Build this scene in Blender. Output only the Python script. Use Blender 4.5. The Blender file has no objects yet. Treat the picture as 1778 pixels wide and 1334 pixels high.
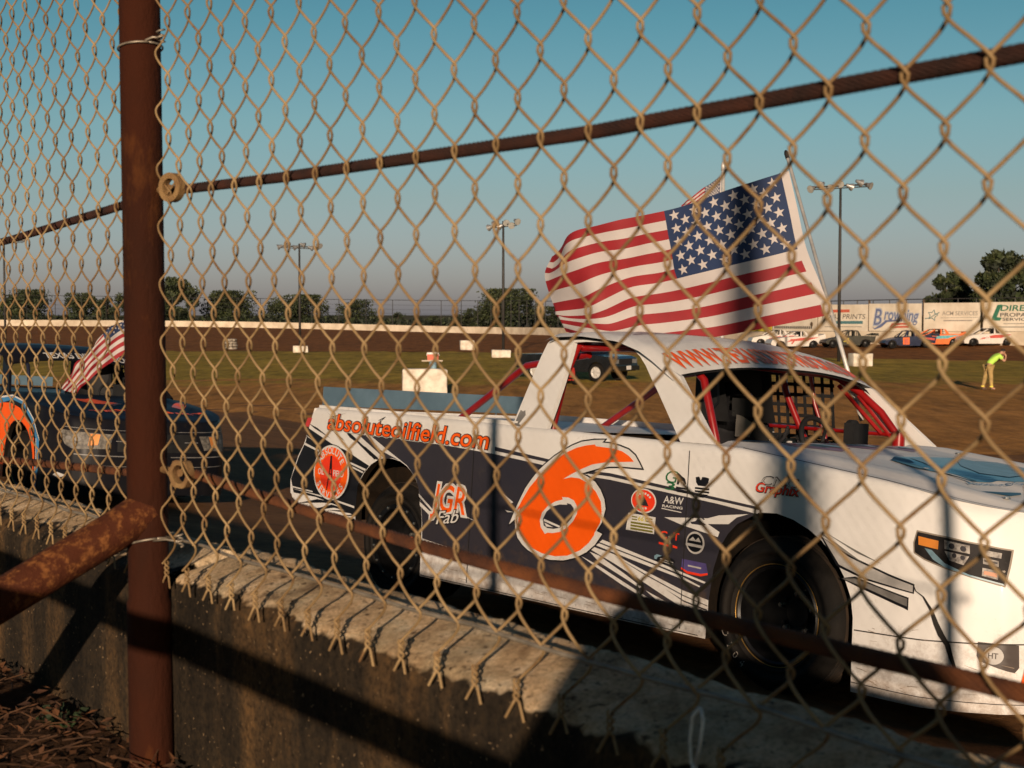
import bpy, bmesh, math, random
import numpy as np
from mathutils import Vector, Matrix, noise
from mathutils.geometry import tessellate_polygon
R_ = math.radians
scene = bpy.context.scene
COL = scene.collection
rng = random.Random(7)

# ------------------------------------------------------------------ helpers
def lerp(a, b, t): return a + (b - a) * t
def clamp(x, a=0.0, b=1.0): return max(a, min(b, x))
def smooth(a, b, x):
    t = clamp((x - a) / (b - a)); return t * t * (3 - 2 * t)
def interp(pts, x):
    if x <= pts[0][0]: return pts[0][1]
    for (x0, y0), (x1, y1) in zip(pts, pts[1:]):
        if x <= x1: return lerp(y0, y1, (x - x0) / max(1e-9, x1 - x0))
    return pts[-1][1]

def tag(o, label=None, cat=None, group=None, kind=None):
    if label: o['label'] = label
    if cat: o['category'] = cat
    if group: o['group'] = group
    if kind: o['kind'] = kind
    return o
def thing(name, label, cat, loc=(0, 0, 0), rot=(0, 0, 0), group=None):
    o = bpy.data.objects.new(name, None); COL.objects.link(o)
    o.location = loc; o.rotation_euler = rot; o.empty_display_size = .1
    return tag(o, label, cat, group)
def copy_tree(o, parent=None):
    c = o.copy(); COL.objects.link(c)
    if parent: c.parent = parent
    for ch in [x for x in bpy.data.objects if x.parent == o]:
        copy_tree(ch, c)
    return c

class MB:
    """collects geometry for one mesh"""
    def __init__(s): s.v = []; s.f = []; s.m = []
    def add(s, vs, fs, mi=0):
        b = len(s.v); s.v += [tuple(p) for p in vs]
        s.f += [tuple(i + b for i in f) for f in fs]; s.m += [mi] * len(fs); return s
    def box(s, c, d, rot=None, mi=0, taper=1.0):
        x, y, z = d[0] / 2, d[1] / 2, d[2] / 2
        vs = [Vector((sx * x * (taper if sz > 0 else 1), sy * y * (taper if sz > 0 else 1), sz * z)) for sz in (-1, 1) for sy in (-1, 1) for sx in (-1, 1)]
        if rot is not None: vs = [rot @ p for p in vs]
        vs = [p + Vector(c) for p in vs]
        return s.add(vs, [(0, 2, 3, 1), (4, 5, 7, 6), (0, 1, 5, 4), (2, 6, 7, 3), (0, 4, 6, 2), (1, 3, 7, 5)], mi)
    def tube(s, path, r, seg=8, cap=True, mi=0, close=False):
        P = [Vector(p) for p in path]; n = len(P)
        rr = r if isinstance(r, (list, tuple)) else [r] * n
        T = []
        for i in range(n):
            a = P[i - 1] if (i > 0 or close) else P[i]; b = P[(i + 1) % n] if (i < n - 1 or close) else P[i]
            T.append((b - a).normalized())
        up = Vector((0, 0, 1)) if abs(T[0].z) < .9 else Vector((1, 0, 0))
        N = (up - T[0] * up.dot(T[0])).normalized(); vs = []
        for i in range(n):
            N = (N - T[i] * N.dot(T[i])).normalized(); B = T[i].cross(N)
            for k in range(seg):
                a = 2 * math.pi * k / seg
                vs.append(P[i] + (N * math.cos(a) + B * math.sin(a)) * rr[i])
        fs = []
        for i in range(n if close else n - 1):
            j = (i + 1) % n
            for k in range(seg):
                k2 = (k + 1) % seg
                fs.append((i * seg + k, i * seg + k2, j * seg + k2, j * seg + k))
        if cap and not close:
            fs.append(tuple(reversed(range(seg)))); fs.append(tuple((n - 1) * seg + k for k in range(seg)))
        return s.add(vs, fs, mi)
    def lathe(s, prof, origin=(0, 0, 0), axis='y', seg=32, mi=0, close=False):
        """prof: (radius, height along the axis)"""
        vs = []; n = len(prof)
        for (r, h) in prof:
            for k in range(seg):
                a = 2 * math.pi * k / seg; c, d = r * math.cos(a), r * math.sin(a)
                p = {'y': (c, h, d), 'z': (c, d, h), 'x': (h, c, d)}[axis]
                vs.append((p[0] + origin[0], p[1] + origin[1], p[2] + origin[2]))
        fs = []
        for i in range(n if close else n - 1):
            j = (i + 1) % n
            for k in range(seg):
                k2 = (k + 1) % seg; fs.append((i * seg + k, i * seg + k2, j * seg + k2, j * seg + k))
        return s.add(vs, fs, mi)
    def grid(s, nu, nv, fn, mi=0, skip=None):
        vs = [fn(i / nu, j / nv) for j in range(nv + 1) for i in range(nu + 1)]
        fs = []; ms = []
        for j in range(nv):
            for i in range(nu):
                if skip and skip(i, j): continue
                a = j * (nu + 1) + i; fs.append((a, a + 1, a + nu + 2, a + nu + 1))
                ms.append(mi(i, j) if callable(mi) else mi)
        b = len(s.v); s.v += [tuple(p) for p in vs]; s.f += [tuple(q + b for q in f) for f in fs]; s.m += ms
        return s
    def poly(s, pts2, mp, mi=0):
        tr = tessellate_polygon([[Vector((p[0], p[1], 0)) for p in pts2]])
        return s.add([mp(p[0], p[1]) for p in pts2], [tuple(t) for t in tr], mi)
    def prism(s, pts2, mp0, mp1, mi=0):
        n = len(pts2); tr = tessellate_polygon([[Vector((p[0], p[1], 0)) for p in pts2]])
        vs = [mp0(*p) for p in pts2] + [mp1(*p) for p in pts2]
        fs = [tuple(t) for t in tr] + [tuple(i + n for i in reversed(t)) for t in tr] + [(i, (i + 1) % n, (i + 1) % n + n, i + n) for i in range(n)]
        return s.add(vs, fs, mi)
    def text(s, txt, mp, x0, z0, width, height, shear=0.0, bold=0.0, mi=0):
        for (vs, fs) in [text_geo(txt, bold)]:
            W = TEXT_EXT[(txt, bold)]
            sx = width / (W[1] - W[0]) if width else height / .72; sz = height / .72
            s.add([mp(x0 + (v[0] - W[0]) * sx + shear * v[1] * sz, z0 + v[1] * sz) for v in vs], fs, mi)
        return s
    def build(s, name, mats, parent=None, smooth=False, loc=None, autos=None):
        me = bpy.data.meshes.new(name); me.from_pydata(s.v, [], s.f)
        mats = mats if isinstance(mats, (list, tuple)) else [mats]
        for m in mats: me.materials.append(m)
        if len(mats) > 1: me.polygons.foreach_set('material_index', s.m)
        if smooth: me.polygons.foreach_set('use_smooth', [True] * len(me.polygons))
        bm = bmesh.new(); bm.from_mesh(me); bmesh.ops.recalc_face_normals(bm, faces=bm.faces)
        if autos is not None:
            for e in bm.edges:
                if len(e.link_faces) == 2 and e.calc_face_angle(0) > autos: e.smooth = False
        bm.to_mesh(me); bm.free(); me.update()
        o = bpy.data.objects.new(name, me); COL.objects.link(o)
        if parent: o.parent = parent
        if loc: o.location = loc
        return o
TEXT_CACHE = {}
class _Ext(dict):
    def __missing__(s, k): text_geo(*k); return dict.__getitem__(s, k)
TEXT_EXT = _Ext()
def text_geo(txt, bold):
    key = (txt, bold)
    if key not in TEXT_CACHE:
        cu = bpy.data.curves.new('lettering', 'FONT'); cu.body = txt; cu.size = 1.0; cu.resolution_u = 3; cu.offset = bold; cu.fill_mode = 'FRONT'
        ob = bpy.data.objects.new('lettering', cu); COL.objects.link(ob)
        dg = bpy.context.evaluated_depsgraph_get(); dg.update()
        me = bpy.data.meshes.new_from_object(ob.evaluated_get(dg))
        vs = [tuple(v.co) for v in me.vertices]; fs = [tuple(p.vertices) for p in me.polygons]
        bpy.data.objects.remove(ob); bpy.data.curves.remove(cu); bpy.data.meshes.remove(me)
        TEXT_CACHE[key] = (vs, fs); xs = [v[0] for v in vs] or [0, 1]; TEXT_EXT[key] = (min(xs), max(xs))
    return TEXT_CACHE[key]
def offset_poly(pts, d):
    n = len(pts); A = sum(pts[i][0] * pts[(i + 1) % n][1] - pts[(i + 1) % n][0] * pts[i][1] for i in range(n)); sg = 1 if A > 0 else -1
    out = []
    for i in range(n):
        p0, p1, p2 = Vector(pts[i - 1]), Vector(pts[i]), Vector(pts[(i + 1) % n])
        a = (p1 - p0).normalized(); b = (p2 - p1).normalized()
        na = Vector((a.y, -a.x)) * sg; nb = Vector((b.y, -b.x)) * sg; m = na + nb
        if m.length < .3: m = na
        m = m.normalized(); k = d / max(.45, m.dot(na)); out.append((p1.x + m.x * k, p1.y + m.y * k))
    return out
def ellipse(cx, cz, rx, rz, n=36): return [(cx + rx * math.cos(2 * math.pi * i / n), cz + rz * math.sin(2 * math.pi * i / n)) for i in range(n)]
def star2(cx, cz, r, rot=0.0, q=.4): return [(cx + (r if i % 2 == 0 else r * q) * math.sin(rot + math.pi * i / 5), cz + (r if i % 2 == 0 else r * q) * math.cos(rot + math.pi * i / 5)) for i in range(10)]

# ------------------------------------------------------------------ materials
MATS = {}
def mat(name, col, rough=.6, metal=0.0, var=.12, scale=6.0, col2=None, c2amt=.5, bump=0.0, bscale=40.0, coat=0.0, stretch=None, detail=5.0, fac=(.35, .65), spec=.5, world=False, mud=None, col3=None, s3=30.0, fac3=(.55, .7), trans=0.0):
    if name in MATS: return MATS[name]
    m = bpy.data.materials.new(name); m.use_nodes = True; nt = m.node_tree; N = nt.nodes; L = nt.links
    b = N['Principled BSDF']; b.inputs['Roughness'].default_value = rough; b.inputs['Metallic'].default_value = metal
    b.inputs['Specular IOR Level'].default_value = spec
    if coat: b.inputs['Coat Weight'].default_value = coat; b.inputs['Coat Roughness'].default_value = .12
    tc = N.new('ShaderNodeTexCoord'); mp = N.new('ShaderNodeMapping')
    if world:
        g = N.new('ShaderNodeNewGeometry'); L.new(g.outputs['Position'], mp.inputs['Vector'])
    else: L.new(tc.outputs['Object'], mp.inputs['Vector'])
    if stretch: mp.inputs['Scale'].default_value = stretch
    nz = N.new('ShaderNodeTexNoise'); nz.inputs['Scale'].default_value = scale; nz.inputs['Detail'].default_value = detail; nz.inputs['Roughness'].default_value = .6
    L.new(mp.outputs[0], nz.inputs['Vector'])
    rp = N.new('ShaderNodeValToRGB'); rp.color_ramp.elements[0].position = fac[0]; rp.color_ramp.elements[1].position = fac[1]
    c2 = col2 if col2 else tuple(c * (1 - var * 2) for c in col)
    if col2: c2 = tuple(lerp(a, b_, c2amt * 2 if c2amt < .5 else 1) for a, b_ in zip(col, col2))
    rp.color_ramp.elements[0].color = (*c2, 1); rp.color_ramp.elements[1].color = (*[min(1, c * (1 + var * .5)) for c in col], 1)
    L.new(nz.outputs['Fac'], rp.inputs['Fac']); out = rp.outputs['Color']
    if col3:
        n3 = N.new('ShaderNodeTexNoise'); n3.inputs['Scale'].default_value = s3; n3.inputs['Detail'].default_value = 6; n3.inputs['Roughness'].default_value = .7
        L.new(mp.outputs[0], n3.inputs['Vector'])
        mr = N.new('ShaderNodeMapRange'); mr.inputs['From Min'].default_value = fac3[0]; mr.inputs['From Max'].default_value = fac3[1]; L.new(n3.outputs['Fac'], mr.inputs['Value'])
        mx = N.new('ShaderNodeMix'); mx.data_type = 'RGBA'; L.new(mr.outputs[0], mx.inputs[0]); L.new(out, mx.inputs[6]); mx.inputs[7].default_value = (*col3, 1); out = mx.outputs[2]
    if mud:
        # clay spray thrown up from the track, densest along the sill
        sp = N.new('ShaderNodeSeparateXYZ'); L.new(tc.outputs['Object'], sp.inputs[0]); mz = N.new('ShaderNodeMapRange'); mz.inputs['From Min'].default_value = .75; mz.inputs['From Max'].default_value = .12; mz.inputs['To Min'].default_value = -.26; mz.inputs['To Max'].default_value = .16; L.new(sp.outputs['Z'], mz.inputs['Value'])
        n4 = N.new('ShaderNodeTexNoise'); n4.inputs['Scale'].default_value = 9; n4.inputs['Detail'].default_value = 12; n4.inputs['Roughness'].default_value = .78; L.new(tc.outputs['Object'], n4.inputs['Vector'])
        ad = N.new('ShaderNodeMath'); ad.operation = 'ADD'; L.new(n4.outputs['Fac'], ad.inputs[0]); L.new(mz.outputs[0], ad.inputs[1])
        mr4 = N.new('ShaderNodeMapRange'); mr4.inputs['From Min'].default_value = .50; mr4.inputs['From Max'].default_value = .80; mr4.inputs['To Max'].default_value = .8; L.new(ad.outputs[0], mr4.inputs['Value'])
        m4 = N.new('ShaderNodeMix'); m4.data_type = 'RGBA'; L.new(mr4.outputs[0], m4.inputs[0]); L.new(out, m4.inputs[6]); m4.inputs[7].default_value = (*mud, 1); out = m4.outputs[2]
    L.new(out, b.inputs['Base Color'])
    # a little roughness variation keeps surfaces from looking like plastic
    mr2 = N.new('ShaderNodeMapRange'); mr2.inputs['To Min'].default_value = max(.05, rough - .1); mr2.inputs['To Max'].default_value = min(1, rough + .12)
    L.new(nz.outputs['Fac'], mr2.inputs['Value']); L.new(mr2.outputs[0], b.inputs['Roughness'])
    if bump:
        n2 = N.new('ShaderNodeTexNoise'); n2.inputs['Scale'].default_value = bscale; n2.inputs['Detail'].default_value = 6; n2.inputs['Roughness'].default_value = .65
        L.new(mp.outputs[0], n2.inputs['Vector']); bp = N.new('ShaderNodeBump'); bp.inputs['Strength'].default_value = bump; bp.inputs['Distance'].default_value = .02
        L.new(n2.outputs['Fac'], bp.inputs['Height']); L.new(bp.outputs[0], b.inputs['Normal'])
    if trans:
        # thin cloth lets some light through
        tl = N.new('ShaderNodeBsdfTranslucent'); L.new(out, tl.inputs['Color']); ms = N.new('ShaderNodeMixShader'); ms.inputs[0].default_value = trans
        o = N['Material Output']; L.new(b.outputs[0], ms.inputs[1]); L.new(tl.outputs[0], ms.inputs[2]); L.new(ms.outputs[0], o.inputs['Surface'])
    MATS[name] = m; return m

rust = mat('rusty_pipe_steel', (.043, .0090, .0020), .9, .0, col2=(.024, .0062, .002), scale=5, bump=.3, bscale=120, col3=(.155, .052, .010), s3=7, fac3=(.54, .78), stretch=(1, 1, .4), spec=.2)
rust_orange = mat('rusty_pipe_flaking', (.062, .0145, .004), .85, .0, col2=(.06, .018, .008), scale=7, bump=.35, bscale=150, col3=(.26, .10, .028), s3=75, fac3=(.50, .70), spec=.2)
rust_cable = mat('rusty_wire_rope', (.052, .013, .0048), .85, 0, col2=(.020, .006, .003), scale=25, bump=.3, bscale=200, c2amt=.5)
rust_cable_low = mat('orange_rusty_wire_rope', (.150, .046, .010), .85, 0, col2=(.06, .018, .006), scale=25, bump=.3, bscale=200)
galv = mat('weathered_galvanised_wire', (.38, .262, .128), .6, .1, col2=(.21, .128, .055), scale=7, c2amt=.5, col3=(.14, .058, .020), s3=30, fac3=(.54, .74), spec=.3)
galv_tie = mat('grey_tie_wire', (.36, .31, .24), .45, .4, var=.2, scale=60)
nutmat = mat('corroded_eye_nut', (.27, .165, .065), .75, .1, col2=(.16, .08, .03), scale=45, bump=.3, bscale=150)
white_p = mat('white_race_paint', (.77, .755, .74), .5, 0, col2=(.69, .67, .645), scale=1.6, coat=.05, bump=.14, bscale=2.6, mud=(.20, .115, .055), col3=(.42, .36, .29), s3=7, fac3=(.66, .85))
white_d = mat('white_vinyl', (.68, .66, .635), .45, 0, var=.03, scale=5, mud=(.20, .115, .055))
navy = mat('charcoal_navy_vinyl', (.026, .025, .037), .4, 0, col2=(.038, .034, .042), scale=2.5, coat=.1, bump=.14, bscale=2.6, mud=(.13, .08, .042), col3=(.07, .058, .05), s3=9, fac3=(.62, .85))
black_v = mat('black_vinyl', (.010, .010, .013), .35, 0, var=.2, scale=6, coat=.2)
orange_v = mat('fluorescent_orange_vinyl', (.95, .115, .004), .38, 0, var=.04, scale=3, coat=.1)
red_v = mat('red_orange_vinyl', (.88, .05, .015), .38, 0, var=.08, scale=4)
red_tube = mat('red_roll_cage_paint', (.30, .008, .008), .32, 0, var=.15, scale=6, coat=.5)
grey_v = mat('grey_vinyl', (.22, .21, .20), .5, 0, var=.2, scale=9)
lt_grey = mat('light_grey_vinyl', (.50, .48, .46), .45, 0, var=.12, scale=12)
green_v = mat('green_vinyl', (.02, .16, .06), .45)
blue_v = mat('blue_hood_vinyl', (.05, .15, .24), .3, 0, col2=(.02, .07, .13), scale=6, coat=.3)
blue_l = mat('pale_blue_vinyl', (.22, .36, .45), .35, 0, var=.2, scale=9)
purple_v = mat('mauve_vinyl', (.34, .20, .30), .4, 0, var=.2, scale=14)
yellow_v = mat('yellow_vinyl', (.62, .52, .06), .5, 0, var=.1)
black_m = mat('matt_black_interior', (.008, .008, .009), .75, 0, var=.3, scale=9)
black_fab = mat('black_webbing', (.010, .010, .011), .85, 0, var=.3, scale=50)
chassis = mat('dusty_chassis_black', (.006, .005, .004), .9, 0, col2=(.018, .011, .006), scale=5, spec=.15)
rubber = mat('dusty_rubber', (.006, .0052, .0045), .78, 0, col2=(.011, .0085, .0065), scale=5, bump=.15, bscale=60, spec=.25)
tread_m = mat('muddy_tread', (.040, .023, .011), .95, 0, col2=(.014, .010, .007), scale=7, bump=.4, bscale=55)
gold = mat('gold_bead_ring', (.62, .36, .10), .35, .8, var=.15, scale=20)
bolt_m = mat('bright_bolt', (.62, .60, .55), .25, .9, var=.05)
rim_b = mat('black_steel_wheel', (.008, .008, .009), .4, .2, var=.3, scale=12)
spoiler_m = mat('blue_grey_spoiler', (.115, .185, .24), .4, 0, col2=(.09, .15, .20), scale=5)
chrome = mat('bare_aluminium_pole', (.62, .60, .57), .45, .25, var=.1, scale=18)
f_white = mat('flag_white_nylon', (.66, .60, .575), .7, 0, var=.05, scale=3, trans=.3)
f_red = mat('flag_red_nylon', (.38, .020, .028), .7, 0, var=.1, scale=3, trans=.3)
f_blue = mat('flag_blue_nylon', (.016, .036, .105), .7, 0, var=.12, scale=3, trans=.2)
skin_m = mat('skin', (.50, .27, .17), .55, 0, var=.08, scale=20)
lime = mat('lime_safety_shirt', (.52, .85, .12), .8, 0, var=.1, scale=8, bump=.2, bscale=20)
khaki = mat('tan_work_trousers', (.42, .29, .11), .85, 0, var=.15, scale=6, bump=.2, bscale=18)
yellow_trim = mat('yellow_reflective_strip', (.85, .70, .10), .6, 0, var=.05)
dark_cloth = mat('dark_cloth', (.02, .02, .024), .85, 0, var=.2, scale=9)
helmet_m = mat('black_helmet_shell', (.012, .012, .014), .25, 0, var=.2, coat=.5)
helmet_g = mat('silver_grey_helmet_trim', (.34, .31, .28), .35, .2, var=.15)
conc_w = mat('white_painted_concrete', (.66, .57, .44), .85, 0, col2=(.50, .41, .30), scale=.6, col3=(.36, .27, .18), s3=2.2, fac3=(.6, .75))
block_m = mat('chalky_white_block', (.74, .68, .58), .85, 0, col2=(.52, .45, .36), scale=2.5, bump=.3, bscale=9)
steel_dk = mat('dark_steel_pole', (.055, .052, .05), .6, .4, var=.2, scale=1)
lamp_m = mat('grey_lamp_housing', (.36, .36, .36), .4, .5, var=.15)
glass_dk = mat('dark_glass', (.010, .012, .014), .12, 0, var=.1, spec=.8)
sign_w = mat('weathered_white_sign', (.70, .63, .52), .75, 0, col2=(.58, .50, .39), scale=.7, col3=(.42, .33, .22), s3=3, fac3=(.62, .8))
sign_y = mat('yellow_sign', (.72, .56, .05), .7, 0, var=.1, scale=2)
wood = mat('weathered_post_wood', (.13, .085, .05), .9, 0, var=.3, scale=3)
bark = mat('bark', (.07, .05, .035), .95, 0, var=.3, scale=4)
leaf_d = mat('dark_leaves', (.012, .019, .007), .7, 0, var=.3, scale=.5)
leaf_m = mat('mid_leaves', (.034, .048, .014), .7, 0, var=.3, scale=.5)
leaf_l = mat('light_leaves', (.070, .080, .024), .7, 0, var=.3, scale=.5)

# ------------------------------------------------------------------ camera, sky, sun
F_PX, W_PX = 2500.0, 1778.0
cam = bpy.data.cameras.new('camera'); cam.sensor_width = 36; cam.lens = 36 * F_PX / W_PX; cam.clip_start = .05; cam.clip_end = 3000
camo = bpy.data.objects.new('camera', cam); COL.objects.link(camo)
camo.location = (0, 0, 1.6); camo.rotation_euler = (R_(90) - math.atan(122 / F_PX), 0, 0)
cam.dof.use_dof = True; cam.dof.focus_distance = 4.6; cam.dof.aperture_fstop = 13.5; cam.dof.aperture_blades = 7
scene.camera = camo
SUN_EL, SUN_AZ = R_(11.8), math.atan(.070)          # the light travels towards +Y and slightly +X
SD = Vector((math.sin(SUN_AZ) * math.cos(SUN_EL), math.cos(SUN_AZ) * math.cos(SUN_EL), -math.sin(SUN_EL)))
sun = bpy.data.lights.new('sun', 'SUN'); sun.energy = 5.0; sun.angle = R_(.5); sun.color = (1.0, .77, .56)
suno = bpy.data.objects.new('sun', sun); COL.objects.link(suno); suno.rotation_euler = SD.to_track_quat('-Z', 'Y').to_euler(); suno.location = (0, -5, 8)
w = bpy.data.worlds.new('World'); scene.world = w; w.use_nodes = True; nt = w.node_tree; bg = nt.nodes['Background']
sky = nt.nodes.new('ShaderNodeTexSky'); sky.sky_type = 'NISHITA'; sky.sun_disc = False; sky.sun_elevation = SUN_EL; sky.sun_rotation = math.pi + SUN_AZ
sky.air_density = 1.0; sky.dust_density = 1.0; sky.ozone_density = 1.6
mx = nt.nodes.new('ShaderNodeMix'); mx.data_type = 'RGBA'; mx.blend_type = 'MULTIPLY'; mx.inputs[0].default_value = 1.0
wtc = nt.nodes.new('ShaderNodeTexCoord'); wsx = nt.nodes.new('ShaderNodeSeparateXYZ'); wrp = nt.nodes.new('ShaderNodeValToRGB')
nt.links.new(wtc.outputs['Generated'], wsx.inputs[0]); nt.links.new(wsx.outputs['Z'], wrp.inputs['Fac'])
we = wrp.color_ramp.elements; we[0].position = 0.0; we[0].color = (1.13, 1.13, 1.85, 1); we[1].position = .20; we[1].color = (.62, 1.13, 1.12, 1)
for pz, cz in ((.03, (1.08, 1.12, 1.67, 1)), (.08, (1.02, 1.12, 1.28, 1)), (.13, (.93, 1.23, 1.25, 1)), (.25, (.50, .95, 1.0, 1)), (.42, (.46, .72, .85, 1)), (1.0, (.40, .62, .80, 1))):
    q = we.new(pz); q.color = cz
# the glow around the sun behind the viewer is held back: the sun lamp carries that light
wmr = nt.nodes.new('ShaderNodeMapRange'); wmr.inputs['From Min'].default_value = -.5; wmr.inputs['From Max'].default_value = .3; wmr.inputs['To Min'].default_value = .42; wmr.inputs['To Max'].default_value = 1.0
nt.links.new(wsx.outputs['Y'], wmr.inputs['Value']); wm2 = nt.nodes.new('ShaderNodeVectorMath'); wm2.operation = 'SCALE'; nt.links.new(mx.outputs[2], wm2.inputs[0]); nt.links.new(wmr.outputs[0], wm2.inputs['Scale'])
nt.links.new(wrp.outputs['Color'], mx.inputs[7])
nt.links.new(sky.outputs[0], mx.inputs[6]); nt.links.new(wm2.outputs[0], bg.inputs['Color']); bg.inputs['Strength'].default_value = .06
scene.view_settings.view_transform = 'Standard'; scene.view_settings.look = 'None'; scene.view_settings.exposure = 0; scene.view_settings.gamma = 1
scene.cycles.max_bounces = 6; scene.cycles.diffuse_bounces = 3; scene.cycles.glossy_bounces = 3; scene.cycles.transparent_max_bounces = 6
scene.cycles.use_denoising = True

# ------------------------------------------------------------------ the line of the fence
DF = Vector((1869, -2500, 0)).normalized()      # along the fence, towards the right of the photo
NF = Vector((2500, 1869, 0)).normalized()       # away from the spectators, towards the track
D0, S0 = .7536, -1.8088
def fence_pt(s, off, z): return DF * (S0 + s) + NF * (D0 + off) + Vector((0, 0, z))
FENCE_ROT = (0, 0, math.atan2(DF.y, DF.x))
def fence_local(): return fence_pt(0, 0, 0)
GROUND_Z = .99
def terrain(x, y):
    d = NF.x * x + NF.y * y; s = DF.x * x + DF.y * y
    z = .333 - .0769 * d - .24 * smooth(8.2, 14.5, -s)
    z = max(z, -1.40) if d < 40 else -1.40
    if z < -1.2: z = lerp(-1.40, z, smooth(-1.4, -1.2, z))
    return z

# ------------------------------------------------------------------ chain link fence
def chain_panel(name, label, s_a, s_b, seed):
    root = thing(name, label, 'fence', fence_pt((s_a + s_b) / 2, 0, GROUND_Z), FENCE_ROT, 'chain link fence panels along the wall')
    p, wd, r = .0735, .0315, .00142
    A, Bd = wd / 2 + .0028, .0058
    z_ref, z0, z1 = 1.7155, 1.272, 2.78
    sm = (s_a + s_b) / 2; nseg = 16; ns = 6
    i0 = int(math.ceil((s_a - 1.248) / wd)); i1 = int(math.floor((s_b - 1.248) / wd))
    VS, FS = [], []; base = 0
    rr = random.Random(seed)
    ang = np.arange(ns) * 2 * math.pi / ns
    for i in range(i0, i1 + 1):
        sc_ = 1.248 + i * wd + wd / 2
        nper = int(math.ceil((z1 - z0) / p)); par = i % 2
        ka = math.ceil((z0 - z_ref) / p - .5 * par) ; zs = z_ref + p * (ka + .5 * par)
        tt = np.arange(0, nper * nseg + 1) / nseg
        if i == i1 and seed == 3: pass
        ph = 2 * math.pi * tt
        x = np.sin(ph - math.pi / 2 if True else ph)
        x = np.arcsin(.975 * x) / math.asin(.975)
        x = np.sign(x) * (np.abs(x) ** .92)
        y = np.tanh(1.1 * np.cos(ph - math.pi / 2)) / np.tanh(1.1) * Bd
        zz = zs + tt * p
        jx = np.array([noise.noise((sc_ * 1.3 + 5 * seed, float(q) * 1.6, 3.1)) for q in zz]) * .008
        jy = np.array([noise.noise((sc_ * 1.1 - 3 * seed, float(q) * 1.2, 9.7)) for q in zz]) * .016
        jz = np.array([noise.noise((sc_ * 1.7, float(q) * 1.1, 15.2 + seed)) for q in zz]) * .006
        P = np.stack([sc_ - sm + x * A + jx, y + jy, zz + jz - GROUND_Z], 1)
        T = np.gradient(P, axis=0); T /= np.linalg.norm(T, axis=1)[:, None]
        Yv = np.array([0., 1., 0.]); N = Yv - T * (T @ Yv)[:, None]; N /= np.linalg.norm(N, axis=1)[:, None]; Bn = np.cross(T, N)
        ring = P[:, None, :] + r * (np.cos(ang)[None, :, None] * N[:, None, :] + np.sin(ang)[None, :, None] * Bn[:, None, :])
        n = len(P); VS.append(ring.reshape(-1, 3))
        a = np.arange(n - 1)[:, None] * ns + np.arange(ns)[None, :]; b = np.arange(n - 1)[:, None] * ns + (np.arange(ns)[None, :] + 1) % ns
        FS.append(np.stack([a, b, b + ns, a + ns], -1).reshape(-1, 4) + base); base += n * ns
        if par == 1 or True:
            # the selvage: every second wire pair is twisted and its ends splay out as barbs
            if par == 0:
                s_l = sc_ - sm - wd / 2; zt = zs - GROUND_Z + .004
                for sg in (0, math.pi):
                    t2 = np.linspace(0, 1, 15); tw = 2 * math.pi * 1.6 * t2 + sg
                    px_ = s_l + .0024 * np.cos(tw) + rr.uniform(-.001, .001); py_ = .0024 * np.sin(tw); pz_ = zt - .020 * t2
                    e = np.linspace(0, 1, 5)[1:]; sp = 1 if sg == 0 else -1; sp *= math.cos(2 * math.pi * 1.6) > 0 and 1 or -1
                    ln = rr.uniform(.75, 1.15)
                    px_ = np.concatenate([px_, px_[-1] + sp * .0085 * e * ln]); py_ = np.concatenate([py_, py_[-1] - .002 * e]); pz_ = np.concatenate([pz_, pz_[-1] - .014 * e * ln])
                    P = np.stack([px_, py_, pz_], 1); T = np.gradient(P, axis=0); T /= np.linalg.norm(T, axis=1)[:, None]
                    N = Yv - T * (T @ Yv)[:, None]; N /= np.linalg.norm(N, axis=1)[:, None]; Bn = np.cross(T, N)
                    ring = P[:, None, :] + r * (np.cos(ang)[None, :, None] * N[:, None, :] + np.sin(ang)[None, :, None] * Bn[:, None, :])
                    n = len(P); VS.append(ring.reshape(-1, 3))
                    a = np.arange(n - 1)[:, None] * ns + np.arange(ns)[None, :]; b = np.arange(n - 1)[:, None] * ns + (np.arange(ns)[None, :] + 1) % ns
                    FS.append(np.stack([a, b, b + ns, a + ns], -1).reshape(-1, 4) + base); base += n * ns
    V = np.concatenate(VS); Fq = np.concatenate(FS)
    me = bpy.data.meshes.new('wire_mesh'); me.vertices.add(len(V)); me.vertices.foreach_set('co', V.ravel())
    me.loops.add(Fq.size); me.loops.foreach_set('vertex_index', Fq.ravel().astype(np.int32))
    me.polygons.add(len(Fq)); me.polygons.foreach_set('loop_start', np.arange(0, Fq.size, 4, dtype=np.int32)); me.polygons.foreach_set('loop_total', np.full(len(Fq), 4, dtype=np.int32))
    me.polygons.foreach_set('use_smooth', np.ones(len(Fq), bool)); me.materials.append(galv); me.update(calc_edges=True); me.validate()
    o = bpy.data.objects.new('wire_mesh', me); COL.objects.link(o); o.parent = root
    m = MB(); L = s_b - s_a
    m.tube([(-L / 2 + L * k / 24, .004 + .002 * math.sin(k * 1.7), lerp(1.299 if s_a < -1 else 1.309, 1.306 if s_a < -1 else 1.322, k / 24) + .002 * math.sin(k * 2.3) - GROUND_Z) for k in range(25)], .0022, 6)
    m.build('tension_wire', galv_tie, root, True)
    return root
chain_panel('chain_link_fence', 'chain link fence panel right of the rusty post, in front of the white truck', .030, 2.88, 3)
chain_panel('chain_link_fence', 'chain link fence panel left of the rusty post, in front of the dark truck', -2.40, -.030, 5)

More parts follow.
